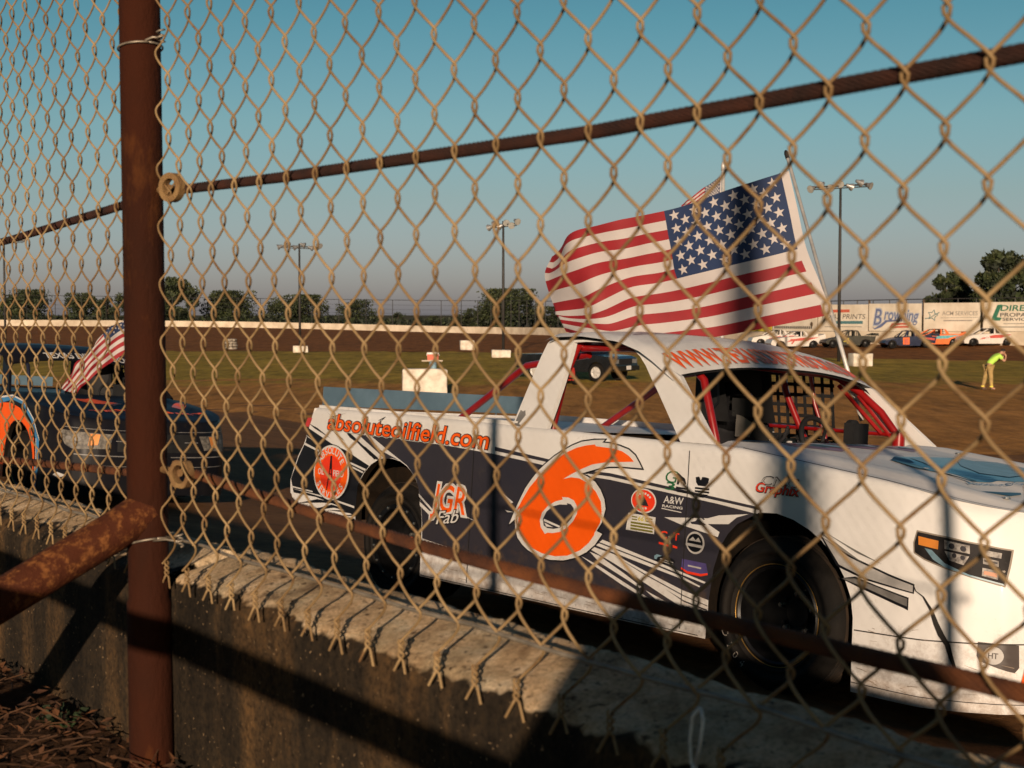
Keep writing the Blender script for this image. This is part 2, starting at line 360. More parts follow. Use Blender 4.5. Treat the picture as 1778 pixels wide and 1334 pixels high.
# rusty posts with a welded brace, eye nuts and tie wires
def fence_post(s, label, lean):
    root = thing('fence_post', label, 'fence post', fence_pt(s + .020, -.012, GROUND_Z - .03), (0, 0, 0), 'rusty pipe posts of the fence')
    R3 = Matrix.Rotation(FENCE_ROT[2], 3, 'Z')
    m = MB(); rad = .0262
    pts = [(lean * (z - .3), 0, z) for z in [0, .20, .262, .268, .30, .6, 1.0, 1.5, 1.95]]
    m.tube([R3 @ Vector(p) for p in pts], [rad + .0025, rad + .0025, rad + .0025, rad, rad, rad, rad, rad, rad], 28)
    # weld seam
    m.build('pipe', rust, root, True, autos=R_(50))
    b = MB(); top = R3 @ Vector((0, 0, .375)); d = Vector((-.80, -.60, 0)).normalized()
    b.tube([top + Vector((0, 0, .01)), top + d * .05 + Vector((0, 0, -.018)), top + d * .42 + Vector((0, 0, -.20)), top + d * .86 + Vector((0, 0, -.405))], .0262, 24)
    b.build('brace', rust_orange, root, True, autos=R_(50))
    for zz, sz, tw, ds in ((1.759, .0185, .2, .070), (1.398, .0195, -.1, .090)):
        n = MB(); c = R3 @ Vector((ds, .008, zz - GROUND_Z + .03)); n.tube([R3 @ Vector((.024, .012, zz - GROUND_Z + .03)), R3 @ Vector((ds - sz * .6, .010, zz - GROUND_Z + .03))], .005, 10); ax = R3 @ Vector((.35, -.93, .0)).normalized()
        rm = ax.to_track_quat('Y', 'Z').to_matrix()
        prof_o = 6 if zz < 1.5 else 20; vs = []
        ring = []
        for k in range(24):
            a = 2 * math.pi * k / 24
            ro = sz * (1.0 if prof_o == 20 else (math.cos(math.pi / 6) / math.cos(((a + tw) % (math.pi / 3)) - math.pi / 6)) * 1.02); ri = sz * .60
            ring.append((a, ro, ri))
        for (h, q) in ((-.0055, 0), (.0055, 0)):
            for (a, ro, ri) in ring: vs.append(c + rm @ Vector((math.cos(a) * ro, h, math.sin(a) * ro)))
            for (a, ro, ri) in ring: vs.append(c + rm @ Vector((math.cos(a) * ri, h, math.sin(a) * ri)))
        fs = []
        for k in range(24):
            k2 = (k + 1) % 24
            fs += [(k, k2, 24 + k2, 24 + k), (48 + k, 72 + k, 72 + k2, 48 + k2), (k, 48 + k, 48 + k2, k2), (24 + k, 24 + k2, 72 + k2, 72 + k)]
        n.add(vs, fs); n.build('eye_nut', nutmat, root, True, autos=R_(40))
    for zz, tail in ((1.943, .012), (1.300, .045)):
        t = MB(); c = R3 @ Vector((lean * (zz - 1.3), 0, zz - GROUND_Z + .03)); path = []
        for k in range(25):
            a = 2 * math.pi * k / 24; path.append(c + R3 @ Vector((math.cos(a) * (rad + .0022), math.sin(a) * (rad + .0022), .004 * math.cos(a) if zz > 1.5 else .009 * math.cos(a))))
        t.tube(path, .0014, 6)
        e = c + R3 @ Vector((rad, -.004, .006))
        t.tube([e, e + R3 @ Vector((tail * .5, .008, .004)), e + R3 @ Vector((tail, .018, .003))], .0014, 6)
        q = e + R3 @ Vector((tail, .016, .003))
        t.tube([q + R3 @ Vector((.005 * math.cos(k * .9), .005 * math.sin(k * .9), -.006 + .0011 * k)) for k in range(16)], .0013, 6)
        t.build('tie_wire', galv_tie, root, True)
    return root
fence_post(0, 'rusty steel pipe fence post with a welded diagonal brace at the left', -.010)
fence_post(2.91, 'rusty steel pipe fence post standing outside the right edge of the picture', 0)

# wire ropes: six strands laid around a core
def cable(s_a, s_b, zf, rad, m, label, name='steel_cable'):
    L = s_b - s_a; sm = (s_a + s_b) / 2
    root = thing(name, label, 'cable', fence_pt(sm, .012, 0), FENCE_ROT, 'steel cables through the fence')
    mb = MB(); n = int(L / .006); pitch = .075
    def ctr(k): s = s_a + L * k / n; return Vector((s - sm, 0, zf(s)))
    for j in range(11):
        path = []
        for k in range(n + 1):
            a = 2 * math.pi * (k * L / n) / pitch + j * 2 * math.pi / 11; c = ctr(k)
            path.append(c + Vector((0, math.cos(a), math.sin(a))) * rad * .78)
        mb.tube(path, rad * .235, 5)
    mb.tube([ctr(k) for k in range(0, n + 1, 8)], rad * .80, 10)
    o = mb.build('laid_strands', m, None, True); 
    o.name = name; bpy.data.objects.remove(root)
    o.location = fence_pt(sm, .012, 0); o.rotation_euler = FENCE_ROT
    tag(o, label, 'cable', 'steel cables through the fence'); return o
cable(.045, 2.88, lambda s: interp([(.0, 1.7595), (.35, 1.7530), (.9, 1.749), (1.3, 1.756), (2.4, 1.765)], s), .0063, rust_cable, 'upper dark rusty cable crossing the sky to the right of the post')
cable(-2.4, -.01, lambda s: interp([(-2.4, 1.705), (-1.2, 1.700), (-.6, 1.722), (-.085, 1.751), (0, 1.757)], s), .0063, rust_cable, 'upper dark rusty cable crossing the sky to the left of the post')
cable(.060, 2.88, lambda s: interp([(.0, 1.402), (.126, 1.397), (.40, 1.383), (.623, 1.374), (.9, 1.369), (1.3, 1.370), (2.4, 1.385)], s), .0066, rust_cable_low, 'lower orange rusty cable running across the white truck, right of the post')
cable(-2.4, -.01, lambda s: interp([(-2.4, 1.33), (-1.2, 1.342), (-.635, 1.354), (-.077, 1.382), (0, 1.395)], s), .0062, rust_cable_low, 'lower orange rusty cable running across the dark truck, left of the post')

# ------------------------------------------------------------------ concrete wall
def wall_mat():
    m = bpy.data.materials.new('stained_concrete_wall'); m.use_nodes = True; nt = m.node_tree; N = nt.nodes; L = nt.links; b = N['Principled BSDF']
    tc = N.new('ShaderNodeTexCoord')
    def nz(scale, st=(1, 1, 1), det=6, rough=.65, off=(0, 0, 0)):
        mp = N.new('ShaderNodeMapping'); mp.inputs['Scale'].default_value = st; mp.inputs['Location'].default_value = off; L.new(tc.outputs['Object'], mp.inputs['Vector'])
        n = N.new('ShaderNodeTexNoise'); n.inputs['Scale'].default_value = scale; n.inputs['Detail'].default_value = det; n.inputs['Roughness'].default_value = rough; L.new(mp.outputs[0], n.inputs['Vector']); return n.outputs['Fac']
    def ramp(f, stops):
        r = N.new('ShaderNodeValToRGB'); e = r.color_ramp.elements
        for k, (p, c) in enumerate(stops):
            if k < 2: e[k].position = p; e[k].color = (*c, 1)
            else: q = e.new(p); q.color = (*c, 1)
        L.new(f, r.inputs['Fac']); return r.outputs['Color']
    def mix(f, a, c, mode='MIX'):
        x = N.new('ShaderNodeMix'); x.data_type = 'RGBA'; x.blend_type = mode
        if isinstance(f, float): x.inputs[0].default_value = f
        else: L.new(f, x.inputs[0])
        L.new(a, x.inputs[6]); L.new(c, x.inputs[7]); return x.outputs[2]
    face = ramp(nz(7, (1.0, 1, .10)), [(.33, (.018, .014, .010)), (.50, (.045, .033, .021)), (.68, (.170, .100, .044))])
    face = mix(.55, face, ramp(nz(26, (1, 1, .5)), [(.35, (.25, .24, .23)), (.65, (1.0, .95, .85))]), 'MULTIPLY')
    speck = ramp(nz(240, (1, 1, 1), 2), [(.70, (0, 0, 0)), (.74, (1, 1, 1))])
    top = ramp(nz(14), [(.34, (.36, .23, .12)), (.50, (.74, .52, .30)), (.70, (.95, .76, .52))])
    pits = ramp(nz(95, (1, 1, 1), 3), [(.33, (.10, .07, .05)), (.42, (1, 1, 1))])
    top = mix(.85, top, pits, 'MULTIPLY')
    # light slurry of the top spills over the edge with a scalloped border
    sx = N.new('ShaderNodeSeparateXYZ'); L.new(tc.outputs['Object'], sx.inputs[0])
    mr = N.new('ShaderNodeMath'); mr.operation = 'MULTIPLY_ADD'; L.new(nz(20, (1, 1, .5), 2.5, .55), mr.inputs[0]); mr.inputs[1].default_value = .045; L.new(sx.outputs['Z'], mr.inputs[2])
    st = N.new('ShaderNodeMapRange'); st.inputs['From Min'].default_value = .2815; st.inputs['From Max'].default_value = .2855; L.new(mr.outputs[0], st.inputs['Value'])
    face = mix(.9, face, ramp(nz(130, (1, 1, 1), 4, .7), [(.34, (.35, .33, .30)), (.50, (1, 1, 1)), (.66, (1.5, 1.35, 1.1))]), 'MULTIPLY')
    lightspk = N.new('ShaderNodeRGB'); lightspk.outputs[0].default_value = (.36, .24, .13, 1)
    spm = N.new('ShaderNodeMapRange'); spm.inputs['From Min'].default_value = .685; spm.inputs['From Max'].default_value = .70; L.new(nz(150, (1, 1, 1), 2), spm.inputs['Value']); face = mix(spm.outputs[0], face, lightspk.outputs[0])
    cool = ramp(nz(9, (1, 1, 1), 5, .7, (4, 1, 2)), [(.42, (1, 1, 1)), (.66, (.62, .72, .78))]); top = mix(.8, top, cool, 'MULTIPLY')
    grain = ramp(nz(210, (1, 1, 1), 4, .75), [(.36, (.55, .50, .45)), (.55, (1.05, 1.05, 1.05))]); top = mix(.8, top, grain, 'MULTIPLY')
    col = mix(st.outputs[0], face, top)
    L.new(col, b.inputs['Base Color']); b.inputs['Roughness'].default_value = .92; b.inputs['Specular IOR Level'].default_value = .2
    bp = N.new('ShaderNodeBump'); bp.inputs['Strength'].default_value = .8; bp.inputs['Distance'].default_value = .012
    h = mix(.35, nz(75, (1, 1, 1), 10, .78), nz(18, (1, 1, 1), 5)); L.new(h, bp.inputs['Height']); L.new(bp.outputs[0], b.inputs['Normal']); return m
wall_m = wall_mat()
def wall_section(s_a, s_b, label, zf, zb):
    m = MB(); L = s_b - s_a; sm = (s_a + s_b) / 2; nu = int(L / .0085)
    prof = [(.014, -1.3), (.014, .02), (.013, .12), (.012, .20), (.0125, .235), (.014, .250), (.018, .2585), (.026, .2655), (.045, .270), (.07, .275), (.10, .281), (.125, .286), (.136, .284), (.142, .272), (.145, .22), (.150, -1.3)]
    nv = len(prof) - 1
    def fn(u, v):
        k = min(int(round(v * nv)), nv); o, z = prof[k]; x = -L / 2 + u * L
        if .23 < z:
            e = noise.noise((x * 15 + sm * 7, o * 25, 2.2)) * .0034 + noise.noise((x * 60, o * 70, 5.1)) * .0022 + noise.noise((x * 150, o * 150, 1.1)) * .0012
            z += e + (lerp(zf, zb, clamp((o - .012) / .13)) if True else 0); o += noise.noise((x * 35, z * 60, 8.8)) * .0028
        else: o += noise.noise((x * 4, z * 6, 1.1)) * .003
        return (x, o, z)
    m.grid(nu, nv, fn)
    for e in (0, 1): 
        n0 = nu + 1; idx = [k * n0 + (nu if e else 0) for k in range(nv + 1)]; m.f.append(tuple(idx)); m.m.append(0)
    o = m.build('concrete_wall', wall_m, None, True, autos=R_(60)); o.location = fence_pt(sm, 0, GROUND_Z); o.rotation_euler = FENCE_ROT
    return tag(o, label, 'concrete wall', 'concrete track wall sections')
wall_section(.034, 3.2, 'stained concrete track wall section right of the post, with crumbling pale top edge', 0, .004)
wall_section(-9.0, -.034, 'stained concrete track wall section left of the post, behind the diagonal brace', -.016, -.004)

# low pipe rail on stubs, below the picture, whose shadow crosses the wall
m = MB(); 
m.tube([(-4.5, 0, .490 - .004), (0, 0, .490), (3.6, 0, .494)], .0235, 16)
for x in (-4.3, -2.4, 3.2): m.tube([(x, 0, -.1), (x, 0, .48)], .0235, 14)
o = m.build('pipe_rail', rust, None, True, autos=R_(50)); o.location = fence_pt(0, -.952, GROUND_Z); o.rotation_euler = FENCE_ROT
tag(o, 'low rusty pipe rail on stubs behind the viewer, outside the picture', 'rail')

# ------------------------------------------------------------------ ground, track, infield
def ground_mat(name, c_dark, c_mid, c_light, sc_, bump, far=False, streak=None, rot=0.0, edge=None):
    m = bpy.data.materials.new(name); m.use_nodes = True; nt = m.node_tree; N = nt.nodes; L = nt.links; b = N['Principled BSDF']
    g = N.new('ShaderNodeNewGeometry')
    def nz(scale, st=(1, 1, 1), det=8, rough=.68):
        mp = N.new('ShaderNodeMapping'); mp.vector_type = 'TEXTURE' if rot else 'POINT'; mp.inputs['Scale'].default_value = tuple(1 / q for q in st) if rot else st; mp.inputs['Rotation'].default_value = (0, 0, rot); L.new(g.outputs['Position'], mp.inputs['Vector'])
        n = N.new('ShaderNodeTexNoise'); n.inputs['Scale'].default_value = scale; n.inputs['Detail'].default_value = det; n.inputs['Roughness'].default_value = rough; L.new(mp.outputs[0], n.inputs['Vector']); return n.outputs['Fac']
    r = N.new('ShaderNodeValToRGB'); e = r.color_ramp.elements; e[0].position = .34; e[0].color = (*c_dark, 1); e[1].position = .68; e[1].color = (*c_light, 1); q = e.new(.5); q.color = (*c_mid, 1)
    f1 = nz(sc_, streak or (1, 1, 1)); mx = N.new('ShaderNodeMix'); mx.data_type = 'FLOAT'; mx.inputs[0].default_value = .45; L.new(f1, mx.inputs[2]); L.new(nz(sc_ * 9), mx.inputs[3]); L.new(mx.outputs[0], r.inputs['Fac'])
    out = r.outputs['Color']
    if edge:
        # worn ground: bare dirt shows through, more and more of it towards the near edge
        y0, y1, dc = edge; sx = N.new('ShaderNodeSeparateXYZ'); L.new(g.outputs['Position'], sx.inputs[0]); er = N.new('ShaderNodeMapRange'); er.inputs['From Min'].default_value = y0; er.inputs['From Max'].default_value = y1; er.inputs['To Min'].default_value = .40; er.inputs['To Max'].default_value = -.16; L.new(sx.outputs['Y'], er.inputs['Value'])
        ad = N.new('ShaderNodeMath'); ad.operation = 'ADD'; L.new(nz(.9, (.35, .16, 1), 9, .74), ad.inputs[0]); L.new(er.outputs[0], ad.inputs[1]); es = N.new('ShaderNodeMapRange'); es.inputs['From Min'].default_value = .50; es.inputs['From Max'].default_value = .66; L.new(ad.outputs[0], es.inputs['Value'])
        em = N.new('ShaderNodeMix'); em.data_type = 'RGBA'; L.new(es.outputs[0], em.inputs[0]); L.new(out, em.inputs[6]); em.inputs[7].default_value = (*dc, 1); out = em.outputs[2]
    if far:
        gr = N.new('ShaderNodeMapRange'); gr.inputs['From Min'].default_value = .32; gr.inputs['From Max'].default_value = .68; gr.inputs['To Min'].default_value = .55; gr.inputs['To Max'].default_value = 1.4; L.new(nz(1.0, (1.5, .35, 1), 6, .75), gr.inputs['Value'])
        gm = N.new('ShaderNodeVectorMath'); gm.operation = 'SCALE'; L.new(out, gm.inputs[0]); L.new(gr.outputs[0], gm.inputs['Scale']); out = gm.outputs[0]
    L.new(out, b.inputs['Base Color']); b.inputs['Roughness'].default_value = .95; b.inputs['Specular IOR Level'].default_value = .15
    bp = N.new('ShaderNodeBump'); bp.inputs['Strength'].default_value = bump; bp.inputs['Distance'].default_value = .05 if not far else .3
    L.new(nz(sc_ * 14 if not far else 3.0), bp.inputs['Height']); L.new(bp.outputs[0], b.inputs['Normal']); return m
dirt_near = ground_mat('packed_dark_dirt', (.11, .050, .019), (.21, .096, .036), (.33, .16, .060), 1.1, .8, streak=(.18, 1.6, 1), rot=math.atan2(-2500, 1869))
dirt_far = ground_mat('far_brown_clay', (.17, .062, .013), (.24, .088, .019), (.32, .125, .030), .12, .5, True, (1, 3, 1))
grass_m = ground_mat('patchy_dry_grass', (.23, .165, .024), (.36, .25, .034), (.50, .30, .052), .10, .9, True, (1, 2.2, 1), edge=(47, 74, (.44, .205, .050)))
dirt_pale = ground_mat('pale_orange_dirt', (.34, .155, .038), (.44, .20, .050), (.52, .26, .075), .15, .7, True, (1, 3, 1))
spect_m = ground_mat('leafy_soil', (.030, .016, .009), (.075, .036, .016), (.17, .080, .032), 9.0, .8)
bank_m = ground_mat('far_field', (.06, .05, .02), (.09, .075, .03), (.13, .10, .05), .05, .2, True)

# the open ground out to the horizon
m = MB(); m.add([(-2500, 60, -1.47), (2500, 60, -1.47), (2500, 2800, -1.47), (-2500, 2800, -1.47)], [(0, 1, 2, 3)])
tag(m.build('ground', bank_m), kind='structure')
# near banked track beside the wall
m = MB()
def trk(u, v):
    d = .9 + 42 * v ** 1.7; s = lerp(-75, 45, u); p = DF * s + NF * d; z = terrain(p.x, p.y) + .012 * noise.noise((p.x * .8, p.y * .8, 0)) + .006 * noise.noise((p.x * 4, p.y * 4, 3))
    return (p.x, p.y, z if d < 22 else min(z, -1.402))
m.grid(240, 70, trk); tag(m.build('dirt_track', dirt_near, None, True), kind='structure')
# flat infield: sunlit dirt edge, then patchy grass with ragged borders
def strip(name, mt, y_near, y_far, z, x0, x1, nx, jn, jf, ny=6):
    m = MB()
    def fn(u, v):
        x = lerp(x0, x1, u); ya = y_near(x) + jn * noise.noise((x * .35, 1.7, z * 9)) + jn * .5 * noise.noise((x * 1.3, 7.7, z)); yb = y_far(x) + jf * noise.noise((x * .3, 4.1, z * 5)) + jf * .5 * noise.noise((x * 1.1, 9.1, z))
        return (x, lerp(ya, yb, v), z)
    m.grid(nx, ny, fn); return tag(m.build(name, mt), kind='structure')
strip('infield_dirt', dirt_pale, lambda x: 30 + .0 * x, lambda x: 112, -1.398, -80, 80, 300, 1.5, 2)
strip('infield_grass', grass_m, lambda x: interp([(-30, 46), (-11, 50), (0, 47), (8, 43), (14, 46), (25, 50)], x), lambda x: interp([(-40, 117), (-10, 114), (0, 111), (15, 100), (28, 93), (45, 84)], x), -1.392, -80, 80, 420, 2.2, 3.0)
strip('worn_grass_patch', dirt_pale, lambda x: interp([(-30, 60), (-12, 64), (-6, 66)], x), lambda x: interp([(-30, 61), (-12, 66), (-6, 66.5)], x), -1.388, -16, -6, 60, .8, .8, 2)
# far end of the oval: banked clay up to the white wall
WALL = [(-120, 214, -.15), (-75, 224, -.30), (-45, 235, -.62), (-8, 212, -1.22), (5.4, 190, -1.25), (21.5, 138, -1.16), (30, 123, -1.0), (40, 113, -.89), (52, 104, -.80), (75, 90, -.8)]
def wl(t):
    n = len(WALL) - 1; k = min(int(t * n), n - 1); f = t * n - k
    P = [Vector(WALL[max(0, min(n, k + j))]) for j in (-1, 0, 1, 2)]
    return .5 * ((2 * P[1]) + (-P[0] + P[2]) * f + (2 * P[0] - 5 * P[1] + 4 * P[2] - P[3]) * f * f + (-P[0] + 3 * P[1] - 3 * P[2] + P[3]) * f ** 3)
INNER = [(-120, 115), (-75, 116), (-45, 116), (-8, 114), (3, 111), (14, 100), (20, 97), (27, 93), (36, 88), (60, 74)]
def far_track_z(v): return -1.396
m = MB()
def ft(u, v):
    a = wl(u); n = len(INNER) - 1; k = min(int(u * n), n - 1); f = u * n - k
    b = Vector((lerp(INNER[k][0], INNER[k + 1][0], f), lerp(INNER[k][1], INNER[k + 1][1], f), -1.402))
    zz = lerp(b.z, a.z, v ** 1.6); return (lerp(b.x, a.x, v), lerp(b.y, a.y, v), zz)
m.grid(90, 14, ft); tag(m.build('far_track', dirt_far, None, True), kind='structure')
# spectators' ground on this side of the wall
m = MB()
def sg(u, v):
    p = DF * lerp(-14, 10, u) + NF * lerp(-16, .775, v ** .5); return (p.x, p.y, GROUND_Z + .018 * noise.noise((p.x * 3, p.y * 3, 0)) + .02 * noise.noise((p.x * 9, p.y * 9, 4)) * .6)
m.grid(170, 120, sg); tag(m.build('spectator_ground', spect_m, None, True), kind='structure')
# fallen leaves and twigs by the wall foot
m = MB(); r2 = random.Random(21)
for k in range(1500):
    s = r2.uniform(-1.6, .25); o = -abs(r2.gauss(0, .28)) - .0; p = fence_pt(s, o, GROUND_Z + .022 + r2.uniform(0, .012))
    q = Matrix.Rotation(r2.uniform(0, 6.28), 3, 'Z') @ Matrix.Rotation(r2.uniform(-.7, .7), 3, 'X') @ Matrix.Rotation(r2.uniform(-.6, .6), 3, 'Y')
    if r2.random() < .80:
        l, wd = r2.uniform(.004, .012), r2.uniform(.002, .006)
        m.add([p + q @ Vector(v) for v in ((-l, 0, 0), (-l * .2, -wd, .003), (l, 0, .005), (-l * .2, wd, .003))], [(0, 1, 2, 3)], r2.choice((0, 0, 1)))
    else:
        l = r2.uniform(.015, .09); m.tube([p + q @ Vector((-l / 2, 0, 0)), p + q @ Vector((0, r2.uniform(-.01, .01), .004)), p + q @ Vector((l / 2, 0, 0))], r2.uniform(.0005, .0013), 4, mi=2)
leaf_a = mat('dry_leaf_brown', (.12, .046, .014), .8, 0, var=.3, scale=30); leaf_b = mat('dry_leaf_rust', (.07, .026, .010), .8, 0, var=.3, scale=30); twig = mat('dry_twig', (.10, .045, .018), .8, 0, var=.3, scale=30)
tag(m.build('leaf_litter', [leaf_a, leaf_b, twig]), kind='stuff')
weed_m = mat('weed_green', (.020, .040, .010), .7, 0, var=.3, scale=20)
wd_ = MB(); r2 = random.Random(4)
for k in range(46):
    a = r2.uniform(0, 6.28); l = r2.uniform(.010, .030); t = Vector((math.cos(a), math.sin(a), 0)); b0 = t * r2.uniform(0, .02); t2 = t.cross(Vector((0, 0, 1))) * .002
    wd_.add([b0 - t2, b0 + t2, b0 + t * l * .6 + Vector((0, 0, l)) + t2, b0 + t * l + Vector((0, 0, l * .9))], [(0, 1, 2, 3)])
o = wd_.build('weed', weed_m); o.location = fence_pt(-.27, -.03, GROUND_Z); tag(o, 'small green weed growing at the foot of the wall left of the post', 'weed')
# pale plastic tie hanging in the fence, lower right
m = MB(); m.tube([(0, 0, .072), (-.006, -.003, .06), (-.008, -.004, .03), (-.004, -.006, .004), (.001, -.006, 0), (.006, -.005, .03), (.0075, -.003, .06), (.001, 0, .071)], .0016, 6)
m.tube([(.0, -.006, .004), (.001, -.007, -.012), (.0005, -.007, -.020)], [.0025, .0034, .0028], 8)
tie_m = mat('pale_plastic_tie', (.85, .80, .72), .5, 0, var=.15, scale=50)
o = m.build('cable_tie', tie_m, None, True); o.location = fence_pt(1.043, -.006, 1.262); o.scale = (.85, .9, .62); o.rotation_euler = FENCE_ROT; tag(o, 'pale plastic cable tie looped through the fence bottom at the lower right', 'cable tie')

# ------------------------------------------------------------------ race trucks
RAIL = [(-3.49, 1.050), (-2.7, 1.056), (-1.7, 1.044), (-.6, 1.033), (-.25, 1.031), (.47, .954), (1.1, .862), (1.25, .835)]
R_ARCH = [(-3.0105, .380), (-3.009, .519), (-3.004, .614), (-2.980, .66), (-2.951, .70), (-2.89, .752), (-2.821, .785), (-2.76, .797), (-2.695, .80), (-2.62, .79), (-2.559, .768), (-2.51, .737), (-2.47, .70), (-2.443, .655), (-2.415, .57), (-2.398, .473), (-2.390, .18)]
F_ARCH = [(-.361, .177), (-.356, .35), (-.335, .50), (-.302, .605), (-.265, .663), (-.218, .710), (-.151, .748), (-.09, .763), (-.01, .768), (.076, .751), (.162, .717), (.225, .680), (.29, .623), (.345, .546), (.382, .468), (.397, .388), (.405, .094)]
LOW = [(-3.50, .44), (-3.0106, .379), (-3.0105, .38), (-2.390, .18), (-2.389, .180), (-.3611, .177), (-.361, .177), (.405, .093), (.7, .088), (1.0, .105), (1.3, .14)]
PLAN = [(.42, .95), (.60, .942), (.74, .922), (.87, .882), (.98, .815), (1.07, .715), (1.135, .58), (1.175, .40), (1.195, .20), (1.20, 0)]
TAIL = [(1.05, 0), (.845, -.075), (.736, -.152), (.60, -.215), (.50, -.205), (.457, -.13), (.425, -.05), (.37, 0)]
TAIL = TAIL[::-1]
def body_low(x):
    if -3.0105 <= x <= -2.390: return interp(R_ARCH, x)
    if -.361 <= x <= .405: return interp(F_ARCH, x)
    return interp(LOW, x)
def plan_y(x):
    return .95 if x <= .42 else interp(PLAN, x)
def skin(x, z, off=0.0, side=-1):
    """a point of the body side: x along the truck, z up, off outwards"""
    y = plan_y(x); zt = interp(RAIL, x)
    k = clamp((z - (zt - .05)) / .05); y -= .030 * (1 - math.sqrt(max(0, 1 - k * k)))
    if x < -2.95: X = x + interp(TAIL, z) * smooth(-2.95, -3.49, x)
    else: X = x
    if x > .5: X -= .10 * clamp((z - .50) / .4) ** 1.6 * smooth(.5, 1.1, x); y -= .025 * clamp((z - .5) / .4) * smooth(.45, .8, x)
    if z < .32 and -2.2 < x < .3: pass
    nx, ny = 0.0, 1.0
    if x > .42:
        d = .02; ya, yb = plan_y(max(.42, x - d)), plan_y(min(1.2, x + d)); t = Vector((2 * d if x + d <= 1.2 else d, yb - ya)).normalized(); nx, ny = -t.y, t.x
    return Vector((X + nx * off, side * (y + ny * off), z))
def flat(layer):
    # vinyl lies on the flat sheet side exactly where it was traced, in the plane of the side
    return lambda x, z: Vector((x, -(.95 + .0015 + .0016 * layer), z)) if x < .42 else skin(x, z, .0015 + .0016 * layer)
def body_columns():
    xs = [-3.49 + .03 * k for k in range(17)] + [p[0] for p in R_ARCH] + [-2.389 + k * (2.389 - .3611) / 50 for k in range(51)] + [p[0] for p in F_ARCH]
    for a, b in zip(R_ARCH, R_ARCH[1:]): xs.append((a[0] + b[0]) / 2)
    for a, b in zip(F_ARCH, F_ARCH[1:]): xs.append((a[0] + b[0]) / 2)
    xs += [.4051 + .015 * k for k in range(1)] + [.42 + .02 * k for k in range(1, 36)] + [1.13, 1.145, 1.158, 1.17, 1.18, 1.19, 1.196, 1.2]
    return sorted(set(round(x, 5) for x in xs if x <= 1.2))

def tyre_wheel(parent, c, side, kind):
    """kind 'front' has a gold bead ring and a deep black dish, 'rear' a bead lock with bright bolts"""
    wroot = bpy.data.objects.new('wheel', None); COL.objects.link(wroot); wroot.parent = parent; wroot.location = c; wroot.empty_display_size = .1
    s = side; wd = .135 if kind == 'front' else .16; R0 = .335
    prof = [(.215, s * (wd - .012)), (.229, s * (wd + .002)), (.232, s * (wd + .007)), (.236, s * (wd + .007)), (.239, s * (wd + .004)), (.262, s * (wd + .011)), (.264, s * (wd + .015)), (.284, s * (wd + .013)), (.286, s * (wd + .009)), (.302, s * (wd + .002)), (.322, s * (wd - .02)), (.331, s * (wd - .04))]
    m = MB(); m.lathe(prof, seg=56); m.lathe([(p[0], -p[1]) for p in prof], seg=56)
    o = m.build('tyre', rubber, wroot, True)
    t = MB()
    seg = 72
    for (a0, a1) in ((-(wd - .04), -.075), (-.065, -.008), (.008, .065), (.075, wd - .04)):
        t.lathe([(.322, a0), (.334, a0), (.3355, (a0 + a1) / 2), (.334, a1), (.322, a1)], seg=seg)
    t.lathe([(.325, -(wd - .03)), (.325, wd - .03)], seg=seg)
    t.build('tread', tread_m, wroot, True, autos=R_(40))
    r = MB()
    r.lathe([(.215, s * (wd - .012)), (.205, s * (wd - .004)), (.195, s * (wd - .012)), (.190, s * .05), (.182, s * -.03), (.06, s * -.045), (.055, s * -.02), (.0, s * -.02)], seg=48)
    for k in range(5):
        a = k * 2 * math.pi / 5; r.lathe([(.012, s * -.042), (.012, s * -.02), (.0, s * -.018)], (math.cos(a) * .09, 0, math.sin(a) * .09), seg=8)
    r.lathe([(.215, -s * (wd - .012)), (.19, -s * (wd - .03)), (.182, s * -.03)], seg=40)
    r.build('rim', rim_b, wroot, True, autos=R_(35))
    for k in range(5):
        a = k * 2 * math.pi / 5 + .3; b = MB(); b.lathe([(.013, s * -.03), (.013, s * -.005), (.009, s * .0), (.0, s * .0)], (math.cos(a) * .085, 0, math.sin(a) * .085), seg=6); b.build('lug_nut', bolt_m, wroot)
    if kind == 'front':
        g = MB(); g.lathe([(.2155, s * (wd - .006)), (.2185, s * (wd - .003)), (.2195, s * (wd - .0065)), (.2165, s * (wd - .010))], seg=64, close=True); g.build('bead_ring', gold, wroot, True)
    else:
        g = MB(); g.lathe([(.185, s * (wd - .004)), (.185, s * (wd + .006)), (.213, s * (wd + .006)), (.215, s * (wd - .004))], seg=48); g.build('bead_lock', rim_b, wroot, True, autos=R_(40))
        for k in range(14):
            a = k * 2 * math.pi / 14 + .2; b = MB(); b.lathe([(.0075, s * (wd + .004)), (.0075, s * (wd + .012)), (.0, s * (wd + .013))], (math.cos(a) * .2, 0, math.sin(a) * .2), seg=6); b.build('bolt', bolt_m, wroot)
    return wroot

